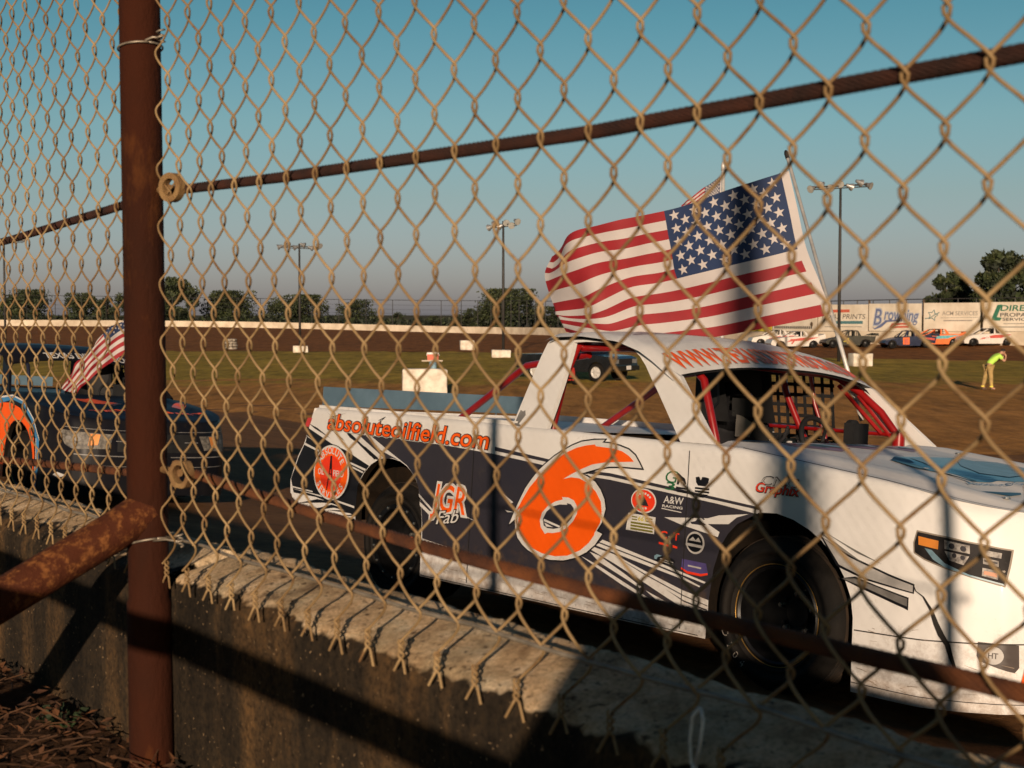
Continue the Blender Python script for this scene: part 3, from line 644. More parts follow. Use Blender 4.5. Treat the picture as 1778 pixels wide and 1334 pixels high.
ROOF_C = [(-1.66, 1.535), (-1.60, 1.556), (-1.4, 1.572), (-1.15, 1.560), (-.98, 1.530), (-.88, 1.492), (-.80, 1.447), (-.74, 1.408)]
ROOF_E = [(-1.66, 1.505), (-1.60, 1.525), (-1.4, 1.532), (-1.15, 1.510), (-.98, 1.463), (-.88, 1.415), (-.80, 1.368), (-.74, 1.332)]
def roof_pt(u, v):
    x = lerp(-1.66, -.74, u); y = lerp(-1, 1, v); ze, zc = interp(ROOF_E, x), interp(ROOF_C, x)
    hw = lerp(.800, .832, smooth(-1.2, -.74, x)); k = abs(y) ** 2.4; z = lerp(zc, ze, k)
    if abs(y) > .94: z -= .018 * ((abs(y) - .94) / .06) ** 2
    bow = .050 * (1 - y * y) * smooth(-1.1, -.74, x)
    return Vector((x + bow, y * hw, z))
def hood_pt(u, v, lift=0.0):
    x = lerp(-.42, 1.2, u) if True else 0
    yy = lerp(-1, 1, v); hw = plan_y(min(x, 1.2)) - .030; ze = interp(RAIL, x)
    X = skin(max(x, -.42), ze, 0).x if x > .5 else x
    a = abs(yy); crown = .020 * (1 - a ** 2.2)
    cowl = .010 * (1 - smooth(.30, .36, a)) * smooth(-.1, .1, x) * (1 - smooth(.9, 1.1, x))
    ridge = .016 * (smooth(.66, .74, a) - smooth(.84, .93, a)) * (1 - smooth(.8, 1.15, x))
    return Vector((X, yy * hw, ze + crown + cowl + ridge + lift))
def hood_xy(x, y, lift):
    u = (x + .42) / 1.62; hw = plan_y(min(max(x, -.42), 1.2)) - .030
    return hood_pt(clamp(u), clamp((y / max(.05, hw) + 1) / 2), lift)

def cab_pt(x, z, side, inset=0.0): return Vector((x, side * (.93 - .4 * (z - 1.03) - inset), z))
def make_truck(name, label, loc, yaw, roll, body, accent_fn, cage, roofm, hoodm, group):
    root = thing(name, label, 'race truck', loc, (roll, 0, yaw), group)
    cols = body_columns(); NR = 12
    for side, nm in ((-1, 'body_side'), (1, 'body_side')):
        m = MB(); nx = len(cols)
        def fn(i, j):
            x = cols[i]; zb, zt = body_low(x), interp(RAIL, x); t = j / NR
            z = lerp(zb, zt - .05, t / .6) if t < .6 else zt - .05 + .05 * math.sin((t - .6) / .4 * math.pi / 2)
            p = skin(x, z, 0, side)
            w_ = .0018 * noise.noise((x * 2.2, z * 3, side * 5.0))
            return p + Vector((0, side * min(0, w_), 0)) * (0 if (side < 0 and x < .42) else 1)
        vs = [fn(i, j) for j in range(NR + 1) for i in range(nx)]
        fs = [(j * nx + i, j * nx + i + 1, (j + 1) * nx + i + 1, (j + 1) * nx + i) for j in range(NR) for i in range(nx - 1)]
        m.add(vs, fs)
        # folded lips of the wheel openings and of the lower edge
        low = [fn(i, 0) for i in range(nx)]; k0 = len(m.v)
        m.v += [tuple(p) for p in low] + [tuple(p + Vector((0, -side * .045, 0))) for p in low]
        for i in range(nx - 1): m.f.append((k0 + i, k0 + i + 1, k0 + nx + i + 1, k0 + nx + i)); m.m.append(1)
        m.build('body_side', [body, chassis], root, True, autos=R_(38))
    h = MB(); h.grid(54, 44, lambda u, v: hood_pt(u, v)); h.build('hood', hoodm, root, True, autos=R_(45))
    # bed cover and tail panel
    d = MB(); d.grid(24, 8, lambda u, v: Vector((lerp(-3.49, -1.69, u), lerp(-.922, .922, v), interp(RAIL, lerp(-3.49, -1.69, u)) - .022)))
    d.build('bed_cover', body, root, True)
    for s in (-1, 1):
        d = MB(); d.box((-2.59, s * .905, 1.040), (1.78, .035, .052)); d.build('bed_rail', body, root)
    t = MB(); t.grid(2, 12, lambda u, v: (lambda z: Vector((-3.49 + interp(TAIL, z) - .0, lerp(-.948, .948, u), z)))(lerp(.44, 1.046, v))); t.build('tailgate', body, root)
    sp = MB(); sp.box((-3.565, 0, 1.118), (.006, 1.68, .118)); sp.build('spoiler', spoiler_m, root)
    for y in (-.6, .6):
        sb = MB(); sb.tube([(-3.572, y, 1.160), (-3.60, y, .98)], .008, 6); sb.build('spoiler_brace', bolt_m, root)
    # roof with visor
    r = MB(); r.grid(30, 34, lambda u, v: roof_pt(u, v)); r.grid(30, 34, lambda u, v: Vector((roof_pt(u, v).x - .012, roof_pt(u, v).y * .955, min(roof_pt(u, v).z, roof_pt(u, .5 + (v - .5) * .955).z) - .010)), mi=1)
    r.build('roof', [roofm, black_m], root, True, autos=R_(40))
    for s in (-1, 1):
        p = MB(); th = .028
        sail = [(-1.734, 1.036), (-1.726, 1.15), (-1.716, 1.26), (-1.704, 1.40), (-1.69, 1.475), (-1.664, 1.520), (-1.60, 1.530), (-1.50, 1.530), (-1.50, 1.478), (-1.492, 1.43), (-1.488, 1.38), (-1.481, 1.27), (-1.478, 1.15), (-1.479, 1.036)]
        p.prism(sail, lambda x, z: cab_pt(x, z, s), lambda x, z: cab_pt(x, z, s, th)); p.build('rear_pillar', roofm, root)
        p = MB()
        apil = [(-1.5, 1.530), (-1.5, 1.484), (-1.42, 1.489), (-1.317, 1.489), (-1.21, 1.484), (-1.125, 1.472), (-1.065, 1.452), (-1.012, 1.423), (-.955, 1.378), (-.889, 1.315), (-.82, 1.253), (-.76, 1.196), (-.68, 1.12), (-.590, 1.034), (-.405, 1.034), (-.412, 1.055), (-.57, 1.196), (-.72, 1.334), (-.79, 1.366), (-.88, 1.414), (-.98, 1.462), (-1.15, 1.508), (-1.4, 1.530)]
        p.prism(apil, lambda x, z: cab_pt(x, z, s), lambda x, z: cab_pt(x, z, s, th)); p.build('windscreen_pillar', roofm, root)
    # dark structure inside
    k = MB(); k.box((-1.35, 0, .30), (3.9, 1.22, .24)); k.box((-.62, 0, .66), (.02, 1.76, .70)); k.box((-1.72, 0, .70), (.02, 1.80, .62))
    k.box((-1.15, -.895, .60), (1.05, .012, .82)); k.box((-1.15, .895, .60), (1.05, .012, .82)); k.box((-1.2, 0, .43), (1.2, 1.7, .02))
    for s in (-1, 1):
        k.box((-2.7, s * .60, .66), (1.3, .012, .70)); k.box((0.1, s * .60, .58), (1.15, .012, .62)); k.box((-3.1, s * .765, .66), (.012, .33, .5)); k.box((-2.3, s * .765, .6), (.012, .33, .78)); k.box((-.42, s * .765, .60), (.012, .33, .72)); k.box((.55, s * .74, .52), (.012, .32, .62))
    k.box((.66, 0, .32), (.52, 1.2, .36)); k.box((-.48, 0, 1.005), (.20, 1.74, .03))
    k.build('chassis', chassis, root)
    for (x, kd) in ((0.0, 'front'), (-2.646, 'rear')):
        for s in (-1, 1): tyre_wheel(root, (x, s * (.80 if kd == 'front' else .765), .335), s, kd)
    c = MB(); rr = .0195
    hoop = [(-1.565, -.80, .30), (-1.56, -.80, 1.06), (-1.535, -.765, 1.30), (-1.52, -.70, 1.46), (-1.52, -.60, 1.505), (-1.52, .60, 1.505), (-1.52, .70, 1.45), (-1.535, .765, 1.30), (-1.56, .80, 1.06), (-1.565, .80, .30)]
    c.tube(hoop, rr, 12)
    c.tube([(-1.52, .70, 1.46), (-1.2, .71, 1.452), (-.92, .73, 1.39), (-.785, .755, 1.312), (-.66, .77, 1.215), (-.58, .78, 1.12), (-.553, .78, 1.06), (-.55, .78, .5)], rr, 12)
    c.tube([(-1.52, -.66, 1.46), (-1.2, -.64, 1.470), (-.95, -.62, 1.435), (-.82, -.605, 1.385), (-.748, -.60, 1.325), (-.655, -.60, 1.047), (-.60, -.60, .5)], rr, 12)
    for s in (-1, 1):
        c.tube([(-1.53, s * .60, 1.43), (-2.0, s * .60, 1.30 + .06), (-2.56, s * .60, 1.03), (-3.0, s * .60, .80)], rr, 12)
        c.tube([(-1.56, s * .80, .80), (-.55, s * .79, .80)], rr * .9, 10); c.tube([(-1.56, s * .80, .60), (-.55, s * .79, .60)], rr * .9, 10)
    c.tube([(-.56, -.78, .99), (-.56, .78, 1.00)], rr * .85, 10); c.tube([(-.93, -.73, 1.425), (-.93, .73, 1.40)], rr * .8, 10)
    c.tube([(-1.40, .20, 1.20), (-1.62, .05, .80)], rr * .85, 10)
    c.tube([(-1.324, .76, 1.40), (-1.30, .77, 1.30), (-1.12, .79, .96)], rr, 10); c.tube([(-1.13, .76, 1.40), (-1.10, .775, 1.24), (-.99, .79, .98)], rr * .6, 8)
    c.tube([(-1.50, .78, 1.105), (-.56, .785, 1.10)], rr * .6, 8); c.tube([(-.93, .75, 1.35), (-.66, .78, 1.10)], rr * .6, 8); c.tube([(-.80, .75, 1.30), (-.60, .785, 1.085)], rr * .55, 8)
    c.lathe([(.0, -.06), (.034, -.06), (.034, .02), (.0, .02)], (-.553, .78, 1.10), 'z', 14)
    c.build('roll_cage', cage, root, True, autos=R_(45))
    n = MB()
    zs = [1.045 + .0585 * q for q in range(7)]; 
    def netp(x, z): return Vector((x + .10 * (1.4 - z) * 0, .815 - .10 * (z - 1.03), z))
    for q in range(8):
        x = -1.43 + .062 * q
        n.add([netp(x, 1.035), netp(x + .022, 1.035), netp(x + .022 - .02, 1.41), netp(x - .02, 1.41)], [(0, 1, 2, 3)])
    for z in zs: n.add([netp(-1.45, z) + Vector((0, .004, 0)), netp(-.985, z) + Vector((0, .004, 0)), netp(-.985 - .002, z + .020) + Vector((0, .004, 0)), netp(-1.45, z + .020) + Vector((0, .004, 0))], [(0, 1, 2, 3)])
    n.build('window_net', black_fab, root)
    s_ = MB()
    s_.grid(10, 14, lambda u, v: Vector((-1.43 + .05 * math.sin(v * 2.6) - .05 * v + .11 * (2 * u - 1) ** 2 * (1 if v < .72 else 1.6), .36 + (u - .5) * lerp(.56, .46, smooth(.6, .8, v)), .45 + v * .985)))
    s_.grid(8, 8, lambda u, v: Vector((-1.40 + .50 * v, .36 + (u - .5) * .5, .50 + .03 * v + .05 * (2 * u - 1) ** 2)))
    for sg in (-1, 1): s_.grid(6, 6, lambda u, v: Vector((-1.46 + .26 * u * (1 - .3 * v), .36 + sg * (.19 + .01 * u), 1.12 + .31 * v)))
    s_.build('seat', black_m, root, True)
    wv = MB(); rm = Matrix.Rotation(R_(62), 3, 'Y')
    wv.tube([Vector((-.74, .36, 1.03)) + rm @ Vector((.155 * math.cos(a), .155 * math.sin(a), 0)) for a in [2 * math.pi * q / 28 for q in range(28)]], .014, 8, close=True)
    for a in (0.3, 2.4, 4.5): wv.tube([(-.74, .36, 1.03), Vector((-.74, .36, 1.03)) + rm @ Vector((.15 * math.cos(a), .15 * math.sin(a), 0))], .010, 6)
    wv.tube([(-.74, .36, 1.03), (-.52, .36, .96)], .02, 8)
    wv.build('steering_wheel', black_m, root, True)
    g = MB(); g.box((-.52, .34, 1.10), (.06, .13, .11)); g.lathe([(.052, 0), (.052, .03), (.04, .034), (0, .03)], (-.56, .34, 1.12), 'x', 18); g.build('gauge', black_m, root)
    accent_fn(root)
    return root

def fine_poly(b, p, f, edge=.03):
    bm = bmesh.new(); fc = bm.faces.new([bm.verts.new((x, y, 0)) for x, y in p]); bmesh.ops.triangulate(bm, faces=bm.faces[:])
    for _ in range(7):
        es = [e for e in bm.edges if e.calc_length() > edge]
        if not es: break
        bmesh.ops.subdivide_edges(bm, edges=es, cuts=1); bmesh.ops.triangulate(bm, faces=[q for q in bm.faces if len(q.verts) > 3])
    bm.verts.index_update(); b.add([f(v.co.x, v.co.y) for v in bm.verts], [tuple(v.index for v in q.verts) for q in bm.faces]); bm.free()
def decal(root, name, polys, m, layer, mp=None, label=None):
    b = MB(); f = mp or flat(layer); curved = False
    for p in polys:
        if max(q[0] for q in p) > .40: fine_poly(b, p, f); curved = True
        else: b.poly(p, f)
    o = b.build(name, m, root, curved)
    if label: o['label'] = label
    return o
def lettering(root, name, txt, x0, z0, width, height, m, layer, shear=.0, bold=0.0, mp=None):
    b = MB(); b.text(txt, mp or flat(layer), x0, z0, width, height, shear, bold); return b.build(name, m, root)
def arc_letters(b, txt, cx, cz, r, a0, a1, size, mp, inside=False):
    n = len(txt)
    for k, ch in enumerate(txt):
        if ch == ' ': continue
        a = lerp(a0, a1, (k + .5) / n); vs, fs = text_geo(ch, .02); e = TEXT_EXT[(ch, .02)]; w_ = (e[0] + e[1]) / 2; s = size / .72
        rot = (a - math.pi / 2) if not inside else (a + math.pi / 2)
        pts = []
        for v in vs:
            x, y = (v[0] - w_) * s, (v[1] - .36) * s; pts.append(mp(cx + r * math.cos(a) + x * math.cos(rot) - y * math.sin(rot), cz + r * math.sin(a) + x * math.sin(rot) + y * math.cos(rot)))
        b.add(pts, fs)

def dress_white(root):
    P = lambda name, polys, m, layer, **k: decal(root, name, polys, m, layer, **k)
    # --- dark field of the side
    navy_main = [(-2.835, .782), (-2.90, .800), (-3.02, .860), (-3.12, .917), (-2.95, .917), (-2.656, .916), (-2.202, .905), (-1.83, .888), (-1.826, .888), (-1.4, .862), (-1.143, .831), (-.994, .826), (-.429, .786), (-.11, .755), (-.14, .742), (-.218, .700), (-.265, .652), (-.302, .595), (-.335, .49), (-.352, .35), (-.353, .283), (-.646, .281), (-.997, .296), (-1.43, .318), (-2.153, .365), (-2.386, .386), (-2.394, .473), (-2.412, .57), (-2.440, .652), (-2.467, .70), (-2.507, .737), (-2.556, .771), (-2.62, .793), (-2.695, .803)]
    P('dark_field', [navy_main], navy, 0)
    tail_black = [(-3.543, .923), (-3.419, .885), (-3.292, .845), (-3.142, .815), (-3.03, .780), (-2.905, .742), (-2.957, .697), (-2.983, .66), (-3.006, .614), (-3.012, .519), (-3.013, .44), (-3.20, .487), (-3.42, .515), (-3.66, .520), (-3.697, .60), (-3.63, .736), (-3.558, .845)]
    P('rear_quarter_field', [tail_black], black_v, 0)
    # --- white slashes over the dark fields
    P('slash_stripes', [[(-3.099, .915), (-3.027, .915), (-2.766, .797), (-2.812, .788), (-2.976, .857)], [(-2.955, .916), (-2.907, .916), (-2.733, .843), (-2.551, .771), (-2.67, .806), (-2.818, .842)]], white_d, 1)
    P('slash_gaps', [[(-3.002, .856), (-2.948, .849), (-2.822, .795), (-2.855, .782)], [(-3.162, .93), (-3.097, .913), (-3.013, .873), (-3.039, .869), (-3.104, .891)], [(-3.353, 1.032), (-3.299, 1.005), (-3.163, 1.031), (-3.235, 1.014), (-3.289, .998)], [(-3.281, .923), (-3.147, .867), (-3.222, .889)], [(-2.842, 1.006), (-2.772, 1.033), (-2.799, 1.011)], [(-3.536, .951), (-3.442, .929), (-3.295, .873), (-3.344, .892), (-3.471, .924)]], black_v, 2)
    for sl in [[(-3.568, .834), (-3.41, .798), (-3.414, .787), (-3.572, .82)], [(-3.09, .752), (-2.928, .722), (-2.940, .711), (-3.089, .741)], [(-3.061, .727), (-2.952, .704), (-2.958, .696), (-3.06, .717)], [(-3.556, .880), (-3.45, .845), (-3.53, .866)],
                      [(-3.69, .560), (-3.45, .548), (-3.45, .541), (-3.69, .552)], [(-3.688, .545), (-3.3, .528), (-3.02, .500), (-3.02, .488), (-3.3, .518)],
                      [(-2.432, .628), (-2.28, .540), (-2.29, .532), (-2.428, .612)], [(-2.42, .585), (-2.30, .528), (-2.31, .510), (-2.415, .562)], [(-2.07, .556), (-1.93, .525), (-2.05, .545)],
                      [(-1.76, .700), (-1.66, .655), (-1.68, .645)], [(-1.72, .61), (-1.655, .605), (-1.70, .60)]]: P('slash_line', [sl], white_d, 3)
    P('zebra_marks', [[(-3.60, .462), (-3.40, .505), (-3.15, .500), (-3.35, .488)], [(-3.42, .445), (-3.25, .487), (-3.015, .470), (-3.015, .462), (-3.23, .470), (-3.37, .444)], [(-3.30, .450), (-3.12, .466), (-3.02, .455), (-3.18, .452)], [(-3.25, .441), (-3.015, .425), (-3.015, .412), (-3.12, .42)], [(-3.13, .436), (-3.015, .452), (-3.015, .445), (-3.08, .436)]], black_v, 1)
    # --- twin lines along the top of the dark field and along the sill
    for q in ([(-1.829, .926), (-1.408, .891), (-1.407, .875), (-1.827, .905)], [(-1.15, .858), (-.995, .858), (-.099, .785), (-.099, .773), (-.994, .842), (-1.19, .840)]): P('pinstripe_dark', [q], navy, 1)
    P('pinstripe_white', [[(-1.827, .904), (-1.40, .873), (-1.40, .856), (-1.826, .888)], [(-1.143, .843), (-.994, .842), (-.098, .772), (-.098, .760), (-.993, .827), (-1.143, .831)]], white_d, 2)
    P('sill_line', [[(-2.385, .362), (-2.153, .345), (-1.43, .300), (-1.0, .270), (-.7, .258), (-.7, .268), (-1.43, .308), (-2.153, .352), (-2.385, .370)]], navy, 1)
    P('white_swoosh', [[(-.637, .686), (-.381, .708), (-.32, .727), (-.155, .750), (-.219, .729), (-.262, .695), (-.379, .683), (-.310, .655), (-.318, .632), (-.526, .662)]], white_d, 2)
    rays = [[(-1.019, .539), (-.68, .481), (-.373, .426), (-.379, .418), (-.685, .469), (-1.039, .525)], [(-1.042, .519), (-.823, .485), (-.507, .431), (-.404, .404), (-.407, .398), (-.512, .421), (-.842, .471), (-1.062, .507)],
            [(-1.078, .498), (-.943, .48), (-.74, .428), (-.502, .371), (-.353, .349), (-.351, .283), (-.484, .288), (-.611, .33), (-.749, .377), (-.94, .438), (-1.095, .483)],
            [(-1.101, .472), (-1.037, .461), (-.869, .399), (-.754, .352), (-.766, .345), (-.882, .383), (-1.035, .431)], [(-1.155, .443), (-1.048, .417), (-.866, .358), (-.639, .285), (-.664, .281), (-.878, .344), (-1.047, .402)], [(-.727, .339), (-.648, .319), (-.52, .285), (-.607, .281)]]
    P('fan_rays', rays, white_d, 1)
    P('fan_gaps', [[(-.607, .363), (-.493, .328), (-.356, .307), (-.356, .300), (-.492, .321)], [(-.94, .474), (-.74, .416), (-.50, .352), (-.355, .325), (-.355, .321), (-.50, .347), (-.742, .411)], [(-.60, .478), (-.40, .443), (-.60, .473)]], navy, 2)
    # --- number 6
    six_b = [(-.789, .897), (-.808, .922), (-.836, .954), (-.879, .978), (-.939, .991), (-1.01, .999), (-1.053, .999), (-1.037, 1.014), (-1.108, 1.008), (-1.193, .994), (-1.254, .972), (-1.316, .943), (-1.377, .91), (-1.439, .867), (-1.482, .834), (-1.532, .784), (-1.574, .735), (-1.61, .676), (-1.643, .618), (-1.681, .54), (-1.639, .57), (-1.631, .518), (-1.612, .480), (-1.575, .450), (-1.532, .428), (-1.453, .406), (-1.368, .399), (-1.272, .408), (-1.186, .433), (-1.117, .468), (-1.063, .51), (-1.020, .566), (-1.058, .576), (-1.025, .621), (-1.007, .687), (-1.019, .733), (-1.047, .774), (-1.086, .809), (-1.143, .831), (-1.187, .839), (-1.145, .852), (-1.073, .873), (-1.002, .888), (-.913, .895)]
    P('number_outline', [offset_poly(six_b, .007)], black_v, 3)
    P('number_border', [six_b], white_d, 4)
    P('number_6', [[(-.84, .924), (-.871, .947), (-.919, .967), (-.979, .976), (-1.093, .979), (-1.1, .987), (-1.161, .978), (-1.222, .963), (-1.289, .936), (-1.351, .903), (-1.418, .855), (-1.48, .8), (-1.541, .742), (-1.584, .684), (-1.632, .61), (-1.603, .633), (-1.611, .603), (-1.61, .557), (-1.596, .508), (-1.558, .468), (-1.495, .440), (-1.423, .424), (-1.332, .421), (-1.245, .435), (-1.16, .471), (-1.105, .513), (-1.070, .556), (-1.07, .565), (-1.035, .619), (-1.03, .671), (-1.039, .718), (-1.076, .762), (-1.128, .797), (-1.191, .816), (-1.248, .817), (-1.304, .804), (-1.243, .835), (-1.183, .862), (-1.111, .89), (-1.033, .905), (-.944, .914)]], orange_v, 5)
    P('number_hole_border', [[(-1.303, .715), (-1.259, .717), (-1.22, .707), (-1.196, .681), (-1.193, .646), (-1.218, .604), (-1.259, .568), (-1.308, .543), (-1.359, .532), (-1.391, .531), (-1.41, .522), (-1.442, .552), (-1.452, .583), (-1.439, .625), (-1.402, .66), (-1.352, .688), (-1.296, .704)]], white_d, 6)
    P('number_hole', [[(-1.266, .689), (-1.237, .686), (-1.217, .67), (-1.213, .653), (-1.226, .62), (-1.261, .586), (-1.31, .563), (-1.348, .554), (-1.393, .553), (-1.42, .563), (-1.429, .594), (-1.406, .633), (-1.363, .664), (-1.313, .678), (-1.262, .681)]], navy, 7)
    P('number_hole_stripe', [[(-1.42, .597), (-1.30, .573), (-1.31, .565), (-1.42, .585)], [(-1.415, .578), (-1.35, .562), (-1.40, .560)]], white_d, 8)
    # --- lettering of the side
    for (b_, l, m_) in ((.068, 3, white_d), (.046, 4, black_v), (.012, 5, orange_v)):
        d_ = (b_ - .012) * .09; t = MB(); mp = flat(l)
        vs, fs = text_geo('absoluteoilfield.com', b_); e = TEXT_EXT[('absoluteoilfield.com', .012)]; sx = 1.455 / (e[1] - e[0]); sz = .135
        t.add([mp(-3.335 + (v[0] - e[0]) * sx + .25 * v[1] * sz, .929 - .013 * (v[0] - e[0]) * sx + v[1] * sz) for v in vs], fs); t.build('web_lettering', m_, root)
    cx, cz = -3.266, .674
    P('round_logo_edge', [ellipse(cx, cz, .186, .168)], black_v, 4); P('round_logo_rim', [ellipse(cx, cz, .181, .163)], white_d, 5); P('round_logo_disc', [ellipse(cx, cz, .168, .151)], orange_v, 6); P('round_logo_centre', [ellipse(cx, cz, .112, .100)], red_v, 7)
    b = MB(); mp = flat(8)
    arc_letters(b, 'ABSOLUTE', cx, cz, .132, R_(155), R_(25), .040, mp); arc_letters(b, 'SERVICES', cx, cz, .132, R_(205), R_(335), .040, mp, True)
    b.text('OIL', mp, cx - .128, cz - .017, .062, .036, 0, .02); b.text('FIELD', mp, cx + .028, cz - .017, .105, .036, 0, .02); b.build('round_logo_letters', white_d, root)
    P('derrick', [[(cx - .008, cz + .10), (cx + .008, cz + .10), (cx + .013, cz + .02), (cx - .013, cz + .02)], [(cx - .012, cz + .02), (cx - .003, cz + .02), (cx - .026, cz - .105), (cx - .036, cz - .105)], [(cx + .003, cz + .02), (cx + .012, cz + .02), (cx + .036, cz - .105), (cx + .026, cz - .105)], [(cx - .020, cz - .035), (cx + .020, cz - .035), (cx + .021, cz - .043), (cx - .021, cz - .043)], [(cx - .016, cz - .005), (cx + .016, cz - .005), (cx + .017, cz - .012), (cx - .017, cz - .012)]], black_v, 8)
    for (b_, l, m_) in ((.085, 4, white_d), (.014, 5, orange_v)):
        t = MB(); mp = flat(l); vs, fs = text_geo('JGR', b_); e = TEXT_EXT[('JGR', .014)]; sx = .285 / (e[1] - e[0]); sz = .205
        t.add([mp(-2.315 + (v[0] - e[0]) * sx + .17 * v[1] * sz, .553 + v[1] * sz) for v in vs], fs); t.build('sponsor_initials', m_, root)
    for (b_, l, m_) in ((.05, 6, black_v), (.004, 7, white_d)):
        t = MB(); mp = flat(l); vs, fs = text_geo('Fab', b_); e = TEXT_EXT[('Fab', .004)]; sx = .175 / (e[1] - e[0]); sz = .105
        t.add([mp(-2.262 + (v[0] - e[0]) * sx + .38 * v[1] * sz, .478 + .16 * (v[0] - e[0]) * sx + v[1] * sz) for v in vs], fs); t.build('sponsor_script', m_, root)
    # --- small sponsor stickers
    cx, cz = -.768, .748
    P('red_round_sticker', [ellipse(cx, cz, .079, .057)], white_d, 3); P('red_round_sticker_face', [ellipse(cx, cz, .072, .051)], red_v, 4)
    P('red_round_sticker_figure', [[(cx - .03, cz - .022), (cx + .035, cz - .022), (cx + .020, cz + .002), (cx + .002, cz + .022), (cx - .012, cz + .004)]], dark_cloth, 5)
    [P('red_round_sticker_mark', [[(cx + .056 * math.cos(a_), cz + .040 * math.sin(a_)), (cx + .056 * math.cos(a_ + .22), cz + .040 * math.sin(a_ + .22)), (cx + .044 * math.cos(a_ + .22), cz + .030 * math.sin(a_ + .22)), (cx + .044 * math.cos(a_), cz + .030 * math.sin(a_))]], white_d, 5) for a_ in [.5 + .36 * q for q in range(6)] + [3.9 + .36 * q for q in range(4)]]
    P('white_card_sticker', [[(-.858, .684), (-.688, .680), (-.692, .602), (-.870, .604)]], white_d, 3)
    P('card_lines', [[(-.84 + .0, z), (-.70, z - .001), (-.70, z - .010), (-.84, z - .009)] for z in (.646, .632, .618)] + [[(-.835, z), (-.80, z), (-.80, z - .006), (-.835, z - .006)] for z in (.672, .660)] + [[(-.745, z), (-.705, z), (-.705, z - .006), (-.745, z - .006)] for z in (.672, .660)], mat('olive_print', (.22, .20, .03), .5), 4)
    lettering(root, 'card_number', '661', -.797, .654, .05, .022, yellow_v, 4, .2, .02)
    lettering(root, 'sticker_letters', 'A&W', -.646, .752, .118, .034, white_d, 3, .1, .01); lettering(root, 'sticker_letters', 'RACING', -.652, .732, .122, .012, white_d, 3, .1, .02)
    P('sticker_underline', [[(-.655, .727), (-.535, .720), (-.535, .716), (-.655, .723)]], white_d, 3)
    lettering(root, 'sticker_g', 'G', -.648, .846, .07, .058, green_v, 3, .25, -.005); lettering(root, 'sticker_three', '3', -.640, .813, .055, .036, green_v, 3, .2, .01)
    P('horse_shape', [[(-.585, .885), (-.565, .895), (-.545, .882), (-.525, .872), (-.515, .850), (-.525, .842), (-.535, .858), (-.552, .862), (-.56, .842), (-.572, .842), (-.568, .866)], [(-.575, .832), (-.512, .830), (-.512, .822), (-.575, .824)], [(-.57, .818), (-.508, .816), (-.508, .806), (-.57, .808)]], black_v, 3)
    P('eagle_badge', [[(-.462, .884), (-.442, .888), (-.432, .872), (-.424, .888), (-.404, .888), (-.384, .884), (-.388, .862), (-.402, .848), (-.446, .848), (-.458, .862)], [(-.463, .840), (-.38, .840), (-.38, .832), (-.463, .832)], [(-.463, .826), (-.38, .826), (-.38, .818), (-.463, .818)], [(-.46, .812), (-.385, .812), (-.41, .796), (-.435, .796)]], black_v, 3)
    P('flag_badge_arc', [[(-.474, .702), (-.434, .722), (-.394, .702), (-.40, .698), (-.434, .714), (-.468, .698)]], navy, 4)
    P('flag_badge', [[(-.478, .682), (-.45, .688), (-.435, .700), (-.42, .690), (-.385, .680), (-.40, .674), (-.47, .674)]], navy, 4)
    cx, cz = -.444, .592
    P('round_shop_badge', [ellipse(cx, cz, .054, .050)], lt_grey, 3); P('round_shop_badge_face', [ellipse(cx, cz, .045, .041)], black_v, 4); P('badge_band', [[(cx - .052, cz - .004), (cx + .052, cz - .008), (cx + .052, cz - .020), (cx - .052, cz - .016)]], lt_grey, 5)
    P('badge_mark', [[(cx - .036, cz + .008), (cx - .012, cz + .026), (cx + .004, cz + .012), (cx + .020, cz + .026), (cx + .036, cz + .006)]], lt_grey, 5)
    lettering(root, 'red_sticker_letters', 'C', -.656, .590, .045, .034, red_v, 3, 0, .03); lettering(root, 'red_sticker_letters', 'T', -.575, .590, .035, .034, red_v, 3, 0, .03); P('red_sticker_bar', [[(-.66, .572), (-.60, .566), (-.60, .556), (-.66, .562)], [(-.575, .566), (-.548, .563), (-.548, .553), (-.575, .556)]], red_v, 3); P('sticker_spark', [[(-.605, .603), (-.595, .605), (-.588, .57), (-.598, .57)]], lt_grey, 3)
    P('oval_sticker', [ellipse(-.618, .492, .062, .018)], black_v, 3); P('oval_sticker_flash', [[(-.682, .505), (-.665, .514), (-.635, .510), (-.66, .502), (-.668, .490), (-.68, .492)]], blue_l, 4); P('oval_sticker_line', [[(-.645, .499), (-.565, .490), (-.565, .485), (-.645, .494)], [(-.645, .489), (-.565, .480), (-.565, .476), (-.645, .485)]], lt_grey, 4)
    P('purple_sticker', [[(-.515, .512), (-.375, .508), (-.360, .462), (-.40, .452), (-.48, .455), (-.517, .470)]], mat('purple_vinyl', (.09, .07, .22), .4), 3); P('purple_sticker_edge', [[(-.517, .474), (-.48, .461), (-.40, .459), (-.362, .468), (-.360, .460), (-.40, .448), (-.48, .450), (-.517, .466)]], red_v, 4)
    P('purple_sticker_mark', [[(-.478, .490), (-.40, .487), (-.40, .480), (-.478, .483)]], lt_grey, 4)
    # --- front fender
    b = MB(); b.text('CNC', flat(3), -.100, .884, .19, .040, .35, .02); b.build('fender_letters', navy, root); b = MB(); b.text('CNC', flat(4), -.096, .886, .182, .035, .35, -.012); b.build('fender_letters_fill', white_d, root)
    lettering(root, 'fender_script_shadow', 'Graphix', -.130, .850, .235, .044, black_v, 3, .3, .04); lettering(root, 'fender_script', 'Graphix', -.128, .852, .230, .040, red_v, 4, .3, .008)
    P('fender_stripe_edge', [[(.22, .700), (.36, .640), (.55, .586), (.66, .560), (.66, .522), (.45, .548), (.31, .585)], [(.33, .540), (.40, .520), (.62, .462), (.64, .455), (.64, .505), (.50, .533), (.40, .556)]], black_v, 1)
